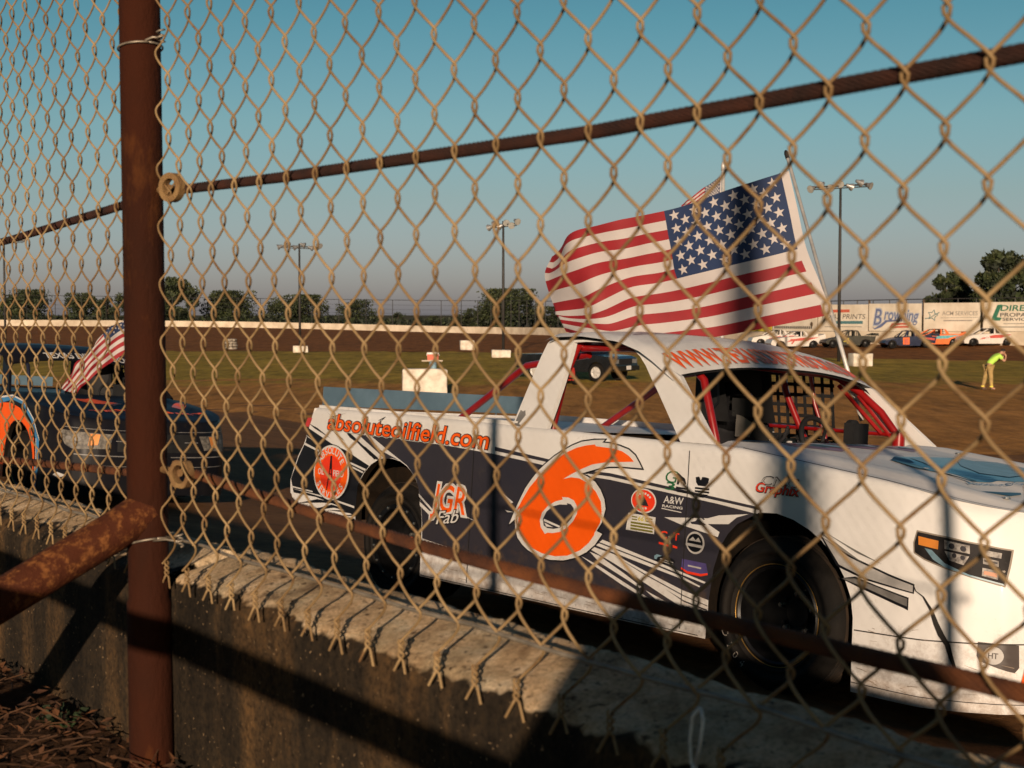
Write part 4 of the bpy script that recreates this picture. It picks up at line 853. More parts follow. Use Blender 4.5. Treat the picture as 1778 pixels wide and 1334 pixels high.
    P('fender_stripe', [[(.235, .693), (.36, .632), (.55, .578), (.655, .554), (.655, .528), (.45, .556), (.32, .594)]], lt_grey, 2)
    P('fender_wedge', [[(.215, .716), (.32, .655), (.44, .612), (.30, .680)], [(.235, .72), (.40, .652), (.52, .62), (.36, .675)]], grey_v, 2)
    P('fender_grey_band', [[(.34, .540), (.45, .518), (.635, .470), (.635, .500), (.50, .528), (.40, .548)]], grey_v, 2)
    # --- scratches, cracks and seams
    sm = mat('dark_seam', (.02, .016, .014), .8)
    P('bumper_seam', [[(.41, .345), (.70, .352), (1.14, .385), (1.14, .380), (.70, .347), (.41, .340)]], sm, 3)
    for sx_ in (-.498, -1.98): P('door_seam', [[(sx_ - .0022, .20), (sx_ + .0022, .20), (sx_ + .0022, 1.0), (sx_ - .0022, 1.0)]], sm, 9)
    for q in range(26): P('rivet', [ellipse(-2.34 + q * .078, .205, .006, .006, 8)], lt_grey, 4)
    P('seam', [[(-2.38, .190), (-.4, .188), (-.4, .184), (-2.38, .186)]], sm, 3); P('valance_seam', [[(.41, .135), (.7, .13), (1.1, .15), (1.1, .147), (.7, .127), (.41, .131)]], sm, 3)
    crk = [(.655, .560), (.668, .535), (.70, .517), (.735, .470), (.755, .42), (.775, .38), (.80, .345), (.815, .30), (.835, .25), (.845, .215)]
    wdt = [.002, .002, .003, .006, .009, .011, .009, .008, .005, .001]
    P('cracked_edge', [[(x - w_, z - w_ * .3) for (x, z), w_ in zip(crk, wdt)] + [(x + w_, z + w_ * .3) for (x, z), w_ in reversed(list(zip(crk, wdt)))]], sm, 3)
    r3 = random.Random(11); sc = []
    for q in range(46):
        x, z = r3.uniform(.43, 1.05), abs(r3.gauss(0, .1)) + .14; l = r3.uniform(.01, .05); h = r3.uniform(.0008, .0025); a = r3.uniform(-.3, .3)
        sc.append([(x, z), (x + l, z + a * l), (x + l * .9, z + a * l - h), (x + .002, z - h)])
    for q in range(30):
        x, z = r3.uniform(-2.3, -.4), r3.uniform(.18, .26); l = r3.uniform(.02, .09); sc.append([(x, z), (x + l, z - .002), (x + l, z - .0045), (x, z - .002)])
    for q in sc: P('scuff_mark', [q], mat('scuff_brown', (.30, .23, .17), .8), 4)
    P('tail_lamp_strip', [[(-3.545, .985), (-3.50, .985), (-3.53, .93), (-3.575, .93)]], mat('red_tail_lamp', (.55, .05, .05), .3), 3)
    # --- headlight sticker on the curved nose
    def nose(layer): return lambda x, z: skin(.652 + (x - .652) * .90, z, .002 + .0016 * layer)
    hl = [(.665, .764), (.80, .752), (.93, .737), (1.045, .722), (1.03, .66), (1.012, .592), (.90, .616), (.79, .640), (.70, .664), (.655, .684), (.652, .72)]
    P('headlight_rim', [offset_poly(hl, .006)], mat('warm_grey_print', (.30, .25, .20), .6), 1, mp=nose(.3)); P('headlight', [hl], mat('headlight_black_print', (.022, .018, .018), .6, 0, var=.3, scale=20, spec=.2), 1, mp=nose(1))
    P('headlight_amber', [[(.670, .748), (.765, .738), (.762, .705), (.672, .715)]], mat('amber_print', (.75, .26, .04), .4), 2, mp=nose(2))
    lamp_g = mat('lamp_print_grey', (.42, .39, .36), .7, 0, col2=(.12, .105, .10), scale=38, fac=(.36, .60), spec=.2)
    for lp in ([(.79, .743), (.90, .731), (.898, .700), (.79, .710)], [(.79, .702), (.895, .690), (.87, .655), (.81, .668)], [(.945, .720), (1.015, .712), (1.010, .692), (.943, .699)], [(.945, .690), (1.0, .682), (.998, .660), (.943, .667)], [(.94, .652), (.998, .645), (.992, .612), (.936, .622)]): P('headlight_lamp', [lp], lamp_g, 2, mp=nose(2))
    dk = mat('lamp_print_dark', (.03, .027, .035), .6)
    for c_ in (ellipse(.822, .723, .013, .011, 14), ellipse(.872, .717, .013, .011, 14), ellipse(.832, .688, .010, .009, 14), ellipse(.868, .683, .010, .009, 14), [(.948, .684), (.995, .677), (.995, .670), (.948, .676)]): P('headlight_bulb', [c_], dk, 3, mp=nose(3))
    P('headlight_reflex', [[(.945, .642), (.992, .636), (.989, .620), (.942, .628)]], mat('peach_print', (.60, .24, .11), .5), 3, mp=nose(3))
    P('headlight_swoosh', [[(.70, .705), (.735, .700), (.79, .655), (.89, .622), (1.01, .598), (1.012, .592), (.90, .614), (.79, .640), (.74, .665)]], blue_l, 2, mp=nose(2))
    P('square_decal', [[(.930, .372), (1.060, .370), (1.064, .285), (1.052, .265), (1.03, .270), (.940, .298), (.928, .318)]], mat('brown_black_vinyl', (.05, .035, .03), .4), 2, mp=nose(2)); P('square_decal_disc', [ellipse(.985, .325, .034, .034, 24)], lt_grey, 3, mp=nose(3)); lettering(root, 'square_decal_letters', 'HT', .967, .314, .034, .022, mat('brown_black_vinyl', (.05, .035, .03), .4), 4, 0, .02, mp=nose(4))
    # the same number on the nose, wrapped round the front corner
    arc = [Vector((x, y)) for x, y in [(1.005, plan_y(1.005))] + PLAN[5:]]; cum = [0]
    for a_, b_ in zip(arc, arc[1:]): cum.append(cum[-1] + (b_ - a_).length)
    def wrap(off):
        def f(u, z):
            u = clamp(u, 0, cum[-1]); k = max(i_ for i_ in range(len(cum)) if cum[i_] <= u + 1e-9); k = min(k, len(arc) - 2); q = lerp(arc[k].x, arc[k + 1].x, (u - cum[k]) / (cum[k + 1] - cum[k])); return skin(q, z, off)
        return f
    for (b_, o_, m_) in ((.055, .004, white_d), (.02, .006, orange_v)):
        t = MB(); t.text('6', wrap(o_), .035, .135, .20, .27, .0, b_); t.build('nose_number', m_, root)
    # --- hood graphics
    H = lambda l: (lambda x, y: hood_xy(x, y, .003 + .002 * l))
    def hd(nm, polys, m_, l):
        b = MB()
        for p in polys:
            # cut the sticker into strips so that it follows the crown of the hood
            q = []
            for (a, c) in zip(p, p[1:] + p[:1]):
                n_ = max(1, int(math.hypot(a[0] - c[0], a[1] - c[1]) / .05)); q += [(lerp(a[0], c[0], t / n_), lerp(a[1], c[1], t / n_)) for t in range(n_)]
            bm = bmesh.new(); f = [bm.verts.new((x, y, 0)) for x, y in q]; bm.faces.new(f); bmesh.ops.triangulate(bm, faces=bm.faces[:])
            bmesh.ops.subdivide_edges(bm, edges=bm.edges[:], cuts=3, use_grid_fill=True); bm.verts.index_update()
            b.add([H(l)(v.co.x, v.co.y) for v in bm.verts], [tuple(v.index for v in f.verts) for f in bm.faces]); bm.free()
        return b.build(nm, m_, root, True)
    hd('hood_swoosh', [[(.11, -.26), (.138, -.341), (.332, -.423), (.448, -.415), (.596, -.43), (.66, -.20), (.68, .0), (.62, .30), (.45, .50), (.30, .60), (.12, .606), (.113, .2)]], blue_v, 0)
    hd('hood_swoosh_light', [[(.20, .10), (.34, -.10), (.50, -.22), (.58, -.10), (.54, .10), (.40, .30), (.26, .36)], [(.14, -.20), (.30, -.30), (.31, -.26), (.16, -.12)]], blue_l, 1)
    hd('hood_scoop_mark', [[(.108, -.262), (.136, -.346), (.335, -.428), (.35, -.385), (.155, -.255)], [(.36, -.40), (.45, -.42), (.58, -.435), (.60, -.39), (.46, -.36)], [(.76, -.60), (.80, -.56), (.87, -.50), (.86, -.40), (.83, -.36), (.80, -.48)]], black_v, 1)
    hd('hood_white_flash', [[(.33, -.375), (.345, -.415), (.36, -.405), (.35, -.365)], [(.40, -.395), (.50, -.425), (.58, -.43), (.50, -.400)], [(.50, -.445), (.60, -.455), (.68, -.50), (.56, -.465)]], white_d, 2)
    hd('cowl_graphic', [[(-.40, -.62), (-.22, -.56), (-.08, -.40), (-.16, -.22), (-.30, -.30), (-.38, -.44)], [(-.40, -.14), (-.22, -.20), (-.12, -.02), (-.24, .10), (-.38, .04)], [(-.40, .16), (-.25, .12), (-.10, .22), (-.20, .42), (-.36, .36)]], purple_v, 0)
    hd('cowl_graphic_dark', [[(-.36, -.54), (-.26, -.50), (-.16, -.38), (-.24, -.34)], [(-.36, -.08), (-.24, -.12), (-.20, .0), (-.30, .02)], [(-.34, .22), (-.22, .18), (-.18, .30)], [(-.40, -.80), (-.28, -.78), (-.20, -.66), (-.32, -.70)]], blue_v, 1)
    hd('cowl_graphic_pale', [[(-.30, -.44), (-.20, -.36), (-.14, -.28), (-.22, -.26)], [(-.32, .04), (-.20, -.02), (-.18, .06)], [(-.30, .30), (-.20, .26), (-.16, .36), (-.26, .36)]], blue_l, 2)
    t = MB(); vs, fs = text_geo('Absolute Oil Field', -.005); e = TEXT_EXT[('Absolute Oil Field', -.005)]; a0, a1 = Vector((.665, -.545)), Vector((.80, -.02)); dd = a1 - a0; nn = Vector((-dd.y, dd.x)).normalized()
    t.add([H(3)(*(a0 + dd * ((v[0] - e[0]) / (e[1] - e[0])) + nn * v[1] * .075)) for v in vs], fs); t.build('hood_script', blue_v, root)
    # the seam between hood and fender
    sm2 = MB(); 
    for (y0, w_) in ((-1, .004),):
        P3 = [(x, interp(RAIL, x)) for x in [-.24 + .03 * q for q in range(47)]]
        sm2.tube([skin(x, z - .001, .001) + Vector((0, .018, .0)) for x, z in P3], .0035, 6)
    sm2.build('hood_seam', sm, root, True)
    pin = MB(); pin.lathe([(.0, 0), (.016, 0), (.014, .008), (0, .010)], tuple(hood_xy(.93, -.62, .002)), 'z', 14); pin.lathe([(.0, 0), (.016, 0), (.014, .008), (0, .010)], tuple(hood_xy(-.1, .62, .002)), 'z', 14); pin.build('hood_pin', bolt_m, root)
    # --- visor lettering, lies on the curved front of the roof
    rows = [(-.74, 0)]
    def visor(x, z, lift):
        # x: across the truck (left positive), z: 0..1 up the visor
        v = (x / .832 + 1) / 2; u = lerp(1.0, .72, z); p = roof_pt(clamp(u), clamp(v)); q = roof_pt(clamp(u - .01), clamp(v)); r_ = roof_pt(clamp(u), clamp(v + .01)); n_ = (r_ - p).cross(q - p).normalized()
        if n_.z < 0: n_ = -n_
        return p + n_ * lift
    for (b_, lf, m_) in ((.05, .003, lt_grey), (.022, .005, orange_v)):
        t = MB(); S_ = 'WWW.TEXASDIRTTRUCKS.COM'; vs, fs = text_geo(S_, b_); e = TEXT_EXT[(S_, .022)]
        t.add([visor(-.76 + (v[0] - e[0]) * 1.50 / (e[1] - e[0]), 1.0 - 1.0 + .13 + v[1] * .66, lf) for v in vs], fs); t.build('visor_lettering', m_, root)
    st = MB()
    for q in range(4):
        st.grid(1, 20, lambda u, v: roof_pt(.50 - .07 * q + .022 * u, lerp(.10 + .05 * q, .80, v)) + Vector((0, 0, .003)))
    st.build('roof_stripes', purple_v, root, True)
    b = MB(); b.poly([(-1.72, 1.05), (-1.69, 1.05), (-1.66, 1.10), (-1.675, 1.125), (-1.69, 1.118), (-1.71, 1.125), (-1.715, 1.10)], lambda x, z: cab_pt(x, z, -1, -.003)); b.poly([(-1.73, 1.040), (-1.66, 1.040), (-1.68, 1.052), (-1.72, 1.052)], lambda x, z: cab_pt(x, z, -1, -.003)); b.build('pillar_badge', grey_v, root)
    # chalk marks on the front tyre, tag on the rear wheel
    b = MB(); vs, fs = text_geo('D20H', -.012); e = TEXT_EXT[('D20H', -.012)]
    for ch, a in zip('D204', (203, 217, 227, 237)):
        vs, fs = text_geo(ch, -.014); a = R_(a); r_ = .275
        b.add([(math.cos(a) * (r_ + (v[1] - .3) * -.05) - math.sin(a) * (v[0] - .3) * .05, -(.80 + .1495), .335 + math.sin(a) * (r_ + (v[1] - .3) * -.05) + math.cos(a) * (v[0] - .3) * .05) for v in vs], fs)
    b.build('tyre_chalk', mat('chalk', (.45, .40, .34), .9), root)
    b = MB(); b.add([(-2.55, -.905, .31), (-2.525, -.905, .31), (-2.525, -.905, .375), (-2.55, -.905, .375)], [(0, 1, 2, 3)]); b.build('wheel_tag', orange_v, root)
    # pink-white inner bed rail seen through the cab
    return root

T_LOC, T_YAW, T_ROLL = (1.78852, 6.65515, -.08375), -.83761836, R_(-4.4)
truck = make_truck('race_truck', 'white dirt track race truck with a big orange number 6 on its dark side', T_LOC, T_YAW, T_ROLL, white_p, dress_white, red_tube, white_p, white_p, 'race trucks by the fence')

# the second truck, following
def dress_dark(root):
    o = decal(root, 'orange_fender', [[(-1.6, .55), (-1.2, .75), (-.6, .93), (-.25, .94), (.0, .90), (.24, .78), (.40, .62), (.435, .45), (.420, .12), (.410, .12), (.404, .388), (.385, .475), (.345, .556), (.29, .633), (.225, .69), (.162, .727), (.076, .761), (-.01, .778), (-.09, .773), (-.155, .758), (-.225, .718), (-.275, .668), (-.31, .605), (-.345, .50), (-.37, .35), (-.37, .18), (-1.6, .18)]], orange_v, 0)
    decal(root, 'blue_edge', [[(-1.6, .60), (-1.2, .80), (-.6, .975), (-.2, 1.015), (.08, .97), (.36, .80), (.52, .60), (.54, .40), (.50, .12), (.44, .12), (.475, .42), (.455, .61), (.31, .79), (.06, .94), (-.2, .975), (-.6, .915), (-1.2, .735), (-1.6, .54)]], mat('bright_blue_vinyl', (.05, .24, .50), .4), 1)
    decal(root, 'white_edge', [[(-.6, .990), (-.2, 1.025), (.1, .98), (.38, .81), (.53, .62), (.535, .60), (.37, .80), (.09, .966), (-.2, 1.010), (-.6, .970)], [(.45, .62), (.47, .42), (.44, .12), (.445, .12), (.48, .42), (.46, .63)]], white_d, 2)
    for s in (-1, 1):
        def nose(layer): return lambda x, z: skin(x, z, .002 + .0016 * layer, s)
        decal(root, 'headlight', [[(.86, .745), (1.16, .715), (1.15, .575), (1.0, .56), (.92, .60), (.87, .68)]], mat('dirty_lamp_print', (.20, .18, .15), .6, 0, col2=(.05, .045, .04), scale=28), 1, mp=nose(1)); decal(root, 'headlight_bulb', [[(1.09, .715), (1.13, .71), (1.12, .61), (1.08, .60)]], mat('amber_print', (.75, .26, .04), .4), 2, mp=nose(2))
        decal(root, 'headlight_dirt', [ellipse(.95, .665, .03, .02, 12), ellipse(1.02, .66, .025, .025, 12), ellipse(.97, .60, .02, .012, 10)], grey_v, 2, mp=nose(2))
        decal(root, 'grille_line', [[(.90, .775), (1.19, .755), (1.195, .750), (.90, .769)], [(1.165, .655), (1.199, .655), (1.199, .648), (1.165, .648)], [(1.0, .520), (1.197, .510), (1.197, .500), (1.0, .510)], [(1.02, .42), (1.197, .41), (1.197, .404), (1.02, .412)]], grey_v, 1, mp=nose(1))
        decal(root, 'grille', [[(1.168, .73), (1.1995, .73), (1.1995, .55), (1.168, .55)]], black_m, 0, mp=nose(0))
    decal(root, 'bumper_badge', [[(.80, .30), (.86, .33), (.95, .305), (.88, .275)]], lt_grey, 1, mp=lambda x, z: skin(x, z, .004))
    H = lambda l: (lambda x, y: hood_xy(x, y, .003 + .002 * l))
    def hd(nm, polys, m_, l):
        b = MB()
        for p in polys:
            bm = bmesh.new(); f = [bm.verts.new((x, y, 0)) for x, y in p]; bm.faces.new(f); bmesh.ops.triangulate(bm, faces=bm.faces[:]); bmesh.ops.subdivide_edges(bm, edges=bm.edges[:], cuts=5, use_grid_fill=True); bm.verts.index_update()
            b.add([H(l)(v.co.x, v.co.y) for v in bm.verts], [tuple(v.index for v in f.verts) for f in bm.faces]); bm.free()
        return b.build(nm, m_, root, True)
    hd('hood_flame', [[(.05, -.45), (.30, -.40), (.55, -.20), (.42, -.05), (.25, -.20), (.12, -.25)], [(.10, .75), (.35, .70), (.55, .55), (.4, .5), (.2, .62)]], orange_v, 0)
    t = MB(); S_ = 'TEXAS DIRT'; vs, fs = text_geo(S_, .02); e = TEXT_EXT[(S_, .02)]
    t.add([H(1)(.84 - .11 * v[1], -.55 + (v[0] - e[0]) * 1.25 / (e[1] - e[0])) for v in vs], fs); t.build('hood_lettering', orange_v, root)
    def visor(x, z, lift):
        v = (x / .832 + 1) / 2; u = lerp(1.0, .72, z); p = roof_pt(clamp(u), clamp(v)); q = roof_pt(clamp(u - .01), clamp(v)); r_ = roof_pt(clamp(u), clamp(v + .01)); n_ = (r_ - p).cross(q - p).normalized()
        return p + (n_ if n_.z > 0 else -n_) * lift
    for S_, x0, wd in (('TEXAS DIRT TRUCKS', -.42, 1.02),):
        t = MB(); vs, fs = text_geo(S_, .02); e = TEXT_EXT[(S_, .02)]
        t.add([visor(x0 + (v[0] - e[0]) * wd / (e[1] - e[0]), .10 + v[1] * .52, .004) for v in vs], fs); t.build('visor_lettering', white_d, root)
navy_p = mat('dark_blue_black_race_paint', (.0055, .006, .010), .38, 0, col2=(.013, .012, .013), scale=3, coat=0, col3=(.022, .016, .011), s3=8, fac3=(.60, .85), spec=.12)
hood_d = mat('dark_blue_hood_paint', (.006, .009, .016), .5, 0, var=.15, scale=3, coat=0, spec=.25)
blk_cage = mat('dark_blue_cage_paint', (.012, .016, .035), .4, 0, var=.2, coat=.3)
truck2 = make_truck('race_truck', 'dark blue race truck with orange fenders, half hidden behind the rusty post', (-4.262, 14.98, -.313), R_(-50), R_(-4.4), navy_p, dress_dark, blk_cage, navy_p, hood_d, 'race trucks by the fence')

# ------------------------------------------------------------------ flags
def crom(p0, p1, p2, p3, t): return .5 * ((2 * p1) + (-p0 + p2) * t + (2 * p0 - 5 * p1 + 4 * p2 - p3) * t * t + (-p0 + 3 * p1 - 3 * p2 + p3) * t ** 3)
def spline(pts, t):
    n = len(pts) - 1; x = clamp(t) * n; k = min(int(x), n - 1); f = x - k
    g = lambda i: pts[i] if 0 <= i <= n else (pts[0] * 2 - pts[1] if i < 0 else pts[n] * 2 - pts[n - 1])
    return crom(g(k - 1), g(k), g(k + 1), g(k + 2), f)
def flag(name, label, rows, pole, pole_r, wave=.012, nu=78, group='flags'):
    vs_, ctl = [r[0] for r in rows], [[Vector(p) for p in r[1]] for r in rows]
    root = thing(name, label, 'flag', pole[0], group=group); inv = Vector(pole[0])
    def surf(u, v):
        cols = [spline(c, u) for c in ctl]; k = 0
        # interpolate down the hoist, rows are not evenly spaced
        for i in range(len(vs_) - 1):
            if v >= vs_[i]: k = i
        f = (v - vs_[k]) / (vs_[k + 1] - vs_[k]); g = lambda i: cols[i] if 0 <= i < len(cols) else (cols[0] * 2 - cols[1] if i < 0 else cols[-1] * 2 - cols[-2])
        return crom(g(k - 1), g(k), g(k + 1), g(k + 2), f) - inv
    def nrm(u, v):
        a, b, c = surf(u, v), surf(min(1, u + .01), v), surf(u, min(1, v + .01)); n = (b - a).cross(c - a)
        return n.normalized() if n.length > 1e-9 else Vector((0, -1, 0))
    def cloth(u, v):
        w_ = wave * (math.sin(u * 17 + v * 5) * u ** .7 + .55 * math.sin(u * 31 - v * 9 + 1.3) * u + .4 * math.sin(v * 21 + u * 8) * u)
        return surf(u, v) + nrm(u, v) * w_
    for nm, mt in (('red_stripes', f_red), ('white_stripes', f_white), ('canton', f_blue)):
        m = MB()
        for st in range(13):
            col = 'red_stripes' if st % 2 == 0 else 'white_stripes'
            def rng_(u0, u1):
                n = max(2, int(nu * (u1 - u0))); m.grid(n, 4, lambda a, b: cloth(lerp(u0, u1, a), (st + b) / 13))
            if nm == 'canton':
                if st < 7: rng_(.02, .40)
            elif col == nm: rng_(.40 if st < 7 else .02, 1)
        m.build(nm, mt, root, True)
    h = MB(); h.grid(2, 40, lambda a, b: cloth(lerp(0, .02, a), b)); 
    h.grid(2, 40, lambda a, b: cloth(0, b) + (surf(0, b) - surf(.05, b)).normalized() * .012 * a * (pole_r > .008)); h.build('hoist_sleeve', f_white, root, True)
    s = MB(); L = (surf(0, 0) - surf(.4, 0)).length; Hh = (surf(0, 0) - surf(0, 7 / 13)).length; 
    for r in range(9):
        for c in range(6 if r % 2 == 0 else 5):
            u = .02 + .38 * ((c * 2 + (1 if r % 2 == 0 else 2)) / 12); v = (7 / 13) * (r + 1) / 10; sr = .035 * Hh / .46
            for sd in (1, -1):
                ctr = cloth(u, v); n_ = nrm(u, v); du = (cloth(u + .01, v) - cloth(u - .01, v)).normalized(); dv = -(cloth(u, v + .01) - cloth(u, v - .01)).normalized()
                pts = star2(0, 0, sr); b0 = len(s.v); s.v += [tuple(ctr + n_ * .0035 * sd + du * x * .92 + dv * y) for x, y in pts] + [tuple(ctr + n_ * .0035 * sd)]
                for q in range(10): s.f.append((b0 + q, b0 + (q + 1) % 10, b0 + 10)); s.m.append(0)
    s.build('stars', f_white, root)
    p = MB(); a, b = Vector(pole[0]) - inv, Vector(pole[1]) - inv
    p.tube([a, lerp(a, b, .45), lerp(a, b, .4501), b], [pole_r * 1.15, pole_r * 1.15, pole_r, pole_r], 12); p.build('pole', chrome, root, True)
    e = MB(); d = (b - a).normalized(); e.tube([b - d * pole_r * 2, b + d * pole_r * 1.0, b + d * pole_r * 2.6, b + d * pole_r * 3.2], [pole_r * 1.25, pole_r * 1.35, pole_r * .9, pole_r * .3], 10); e.build('finial', black_m if pole_r < .02 else chrome, root, True)
    return root
flag('american_flag', 'large American flag streaming over the roof of the white truck',
     [(0, [(1.608, 8.474, 2.433), (1.257, 8.518, 2.323), (.917, 8.703, 2.215), (.634, 8.791, 2.169), (.401, 8.768, 2.098), (.251, 9.071, 1.959)]),
      (.27, [(1.643, 8.388, 2.21), (1.287, 8.433, 2.109), (.945, 8.619, 2.012), (.677, 8.707, 1.968), (.409, 8.684, 1.905), (.205, 8.991, 1.831)]),
      (.538, [(1.678, 8.303, 1.98), (1.322, 8.349, 1.893), (.979, 8.535, 1.807), (.707, 8.623, 1.755), (.466, 8.597, 1.647), (.272, 8.906, 1.612)]),
      (.77, [(1.74, 8.23, 1.786), (1.416, 8.276, 1.711), (1.107, 8.463, 1.638), (.797, 8.551, 1.591), (.522, 8.528, 1.544), (.294, 8.84, 1.563)]),
      (1.0, [(1.802, 8.157, 1.594), (1.52, 8.204, 1.535), (1.227, 8.391, 1.471), (.886, 8.479, 1.428), (.553, 8.46, 1.435), (.329, 8.773, 1.49)])],
     ((1.939, 7.963, 1.009), (1.612, 8.499, 2.528)), .0105, .017, 110)
flag('american_flag', 'small distant American flag on a thin pole, peeping out above the large one',
     [(0, [(5.37, 37.22, 5.13), (5.14, 37.31, 4.97), (4.88, 37.45, 4.8), (4.62, 37.49, 4.59), (4.41, 37.68, 4.42)]),
      (.54, [(5.36, 37.19, 4.64), (5.12, 37.29, 4.6), (4.88, 37.43, 4.45), (4.62, 37.47, 4.27), (4.44, 37.67, 4.16)]),
      (1, [(5.36, 37.17, 4.23), (5.12, 37.27, 4.21), (4.88, 37.42, 4.09), (4.62, 37.46, 3.94), (4.47, 37.66, 3.87)])],
     ((5.43, 37.23, -1.40), (5.43, 37.23, 5.36)), .045, .02, 40)
flag('american_flag', 'American flag drooping over the windscreen of the dark truck behind the post',
     [(0, [(-3.52, 13.78, 1.50), (-3.69, 13.66, 1.44), (-3.86, 13.55, 1.27), (-4.01, 13.48, 1.06), (-4.12, 13.40, .885)]),
      (.30, [(-3.531, 13.616, 1.6), (-3.704, 13.512, 1.508), (-3.881, 13.402, 1.322), (-4.037, 13.342, 1.109), (-4.176, 13.282, .915)]),
      (.66, [(-3.498, 13.608, 1.437), (-3.667, 13.506, 1.384), (-3.842, 13.398, 1.225), (-3.985, 13.339, 1.051), (-4.10, 13.281, .888)]),
      (1, [(-3.455, 13.597, 1.20), (-3.619, 13.5, 1.225), (-3.79, 13.393, 1.105), (-3.92, 13.337, .985), (-4.025, 13.28, .861)])],
     ((-3.43, 13.60, .70), (-3.55, 13.64, 1.70)), .007, .030, 70)

# ------------------------------------------------------------------ people (one continuous skinned body each)
def skinned(name, joints, edges, m, parent, sub=2, root_j=None):
    names = list(joints); me = bpy.data.meshes.new(name); me.from_pydata([joints[n][0] for n in names], [(names.index(a), names.index(b)) for a, b in edges], []); me.materials.append(m)
    o = bpy.data.objects.new(name, me); COL.objects.link(o); o.parent = parent
    md = o.modifiers.new('skin', 'SKIN'); md.use_smooth_shade = True
    lay = me.skin_vertices[0] if me.skin_vertices else None
    if lay is None:
        bm = bmesh.new(); bm.from_mesh(me); bm.verts.layers.skin.verify(); bm.to_mesh(me); bm.free(); lay = me.skin_vertices[0]
    for k, n in enumerate(names):
        r = joints[n][1]; lay.data[k].radius = r if isinstance(r, tuple) else (r, r); lay.data[k].use_root = (n == root_j)
    sd = o.modifiers.new('subdivision', 'SUBSURF'); sd.levels = sd.render_levels = sub
    return o
def hand(J, E, pre, wrist, d, side, r=.009, curl=.35):
    """palm and five separate fingers from a wrist, d = direction of the hand, side = towards the thumb"""
    d = Vector(d).normalized(); side = (Vector(side) - d * Vector(side).dot(d)).normalized(); nrm_ = d.cross(side); w_ = Vector(J[wrist][0]); pm = pre + 'palm'
    J[pm] = (tuple(w_ + d * .05), (.030, .017)); E.append((wrist, pm))
    for k, (off, ln) in enumerate(((.030, .072), (.010, .082), (-.010, .076), (-.028, .060))):
        b = w_ + d * .088 + side * off; a1 = b + d * ln * .5 + nrm_ * ln * .2 * curl; a2 = a1 + d * ln * .36 + nrm_ * ln * .5 * curl
        for nm, p in (('a', b), ('b', a1), ('c', a2)): J[f'{pre}{k}{nm}'] = (tuple(p), r)
        E += [(pm, f'{pre}{k}a'), (f'{pre}{k}a', f'{pre}{k}b'), (f'{pre}{k}b', f'{pre}{k}c')]
    t0 = w_ + d * .035 + side * .035; t1 = t0 + d * .03 + side * .022 + nrm_ * .015; J[pre + 't0'] = (tuple(t0), r * 1.1); J[pre + 't1'] = (tuple(t1), r); E += [(pm, pre + 't0'), (pre + 't0', pre + 't1')]
def head(parent, c, fwd, hair_m, hair=True, face_m=skin_m):
    """face with nose, eyes, mouth, ears and hair; c = centre of the head"""
    f = Vector(fwd).normalized(); rm = f.to_track_quat('Y', 'Z').to_matrix(); c = Vector(c); b = MB()
    def pt(u, v):
        th, ph = u * 2 * math.pi, (v - .5) * math.pi; x, y, z = math.cos(ph) * math.sin(th), math.cos(ph) * math.cos(th), math.sin(ph)
        k = 1 - .22 * max(0, -z) ** 1.2 * (1 if y > -.3 else .6); nose_ = .020 * math.exp(-((x / .14) ** 2 + ((z + .10) / .16) ** 2)) * (y > 0); chin = .008 * math.exp(-((x / .3) ** 2 + ((z + .72) / .2) ** 2)) * (y > 0); eye = -.006 * (math.exp(-(((abs(x) - .34) / .14) ** 2 + ((z - .08) / .10) ** 2))) * (y > 0)
        return c + rm @ Vector((x * .076 * k, y * .094 + nose_ + chin + eye, z * .116))
    b.grid(32, 24, pt); 
    for s in (-1, 1): b.grid(8, 6, lambda u, v: c + rm @ Vector((s * (.074 + .010 * math.sin(v * math.pi)), -.012 + .018 * math.cos(u * 6.283) * math.sin(v * math.pi), -.004 + .032 * math.sin(u * 6.283) * math.sin(v * math.pi))))
    o = b.build('head', face_m, parent, True)
    e = MB()
    for s in (-1, 1): e.lathe([(.0, .0945), (.009, .092), (.011, .086)], (0, 0, 0), 'y', 10); e.v[-30:] = [tuple(c + rm @ (Vector(p) + Vector((s * .030, -.006, .010)))) for p in e.v[-30:]]
    e.build('eyes', dark_cloth, parent)
    mo = MB(); mo.add([c + rm @ Vector(p) for p in ((-.022, .0865, -.055), (.022, .0865, -.055), (.018, .088, -.061), (-.018, .088, -.061))], [(0, 1, 2, 3)]); mo.build('mouth', mat('lips', (.35, .12, .09), .6), parent)
    if hair:
        h = MB(); h.grid(28, 12, lambda u, v: c + rm @ Vector((math.cos(v * 1.75 - .18) * math.sin(u * 6.283) * .082, math.cos(v * 1.75 - .18) * math.cos(u * 6.283) * .098 - .010 - .022 * (1 - v) * (math.cos(u * 6.283) + 1) * .5, .020 + math.sin(v * 1.75 - .18) * .108 + .020 * (1 - v) * math.cos(u * 6.283)))); h.build('hair', hair_m, parent, True)
hair_m = mat('dark_hair', (.03, .02, .013), .7, 0, var=.3, scale=60)

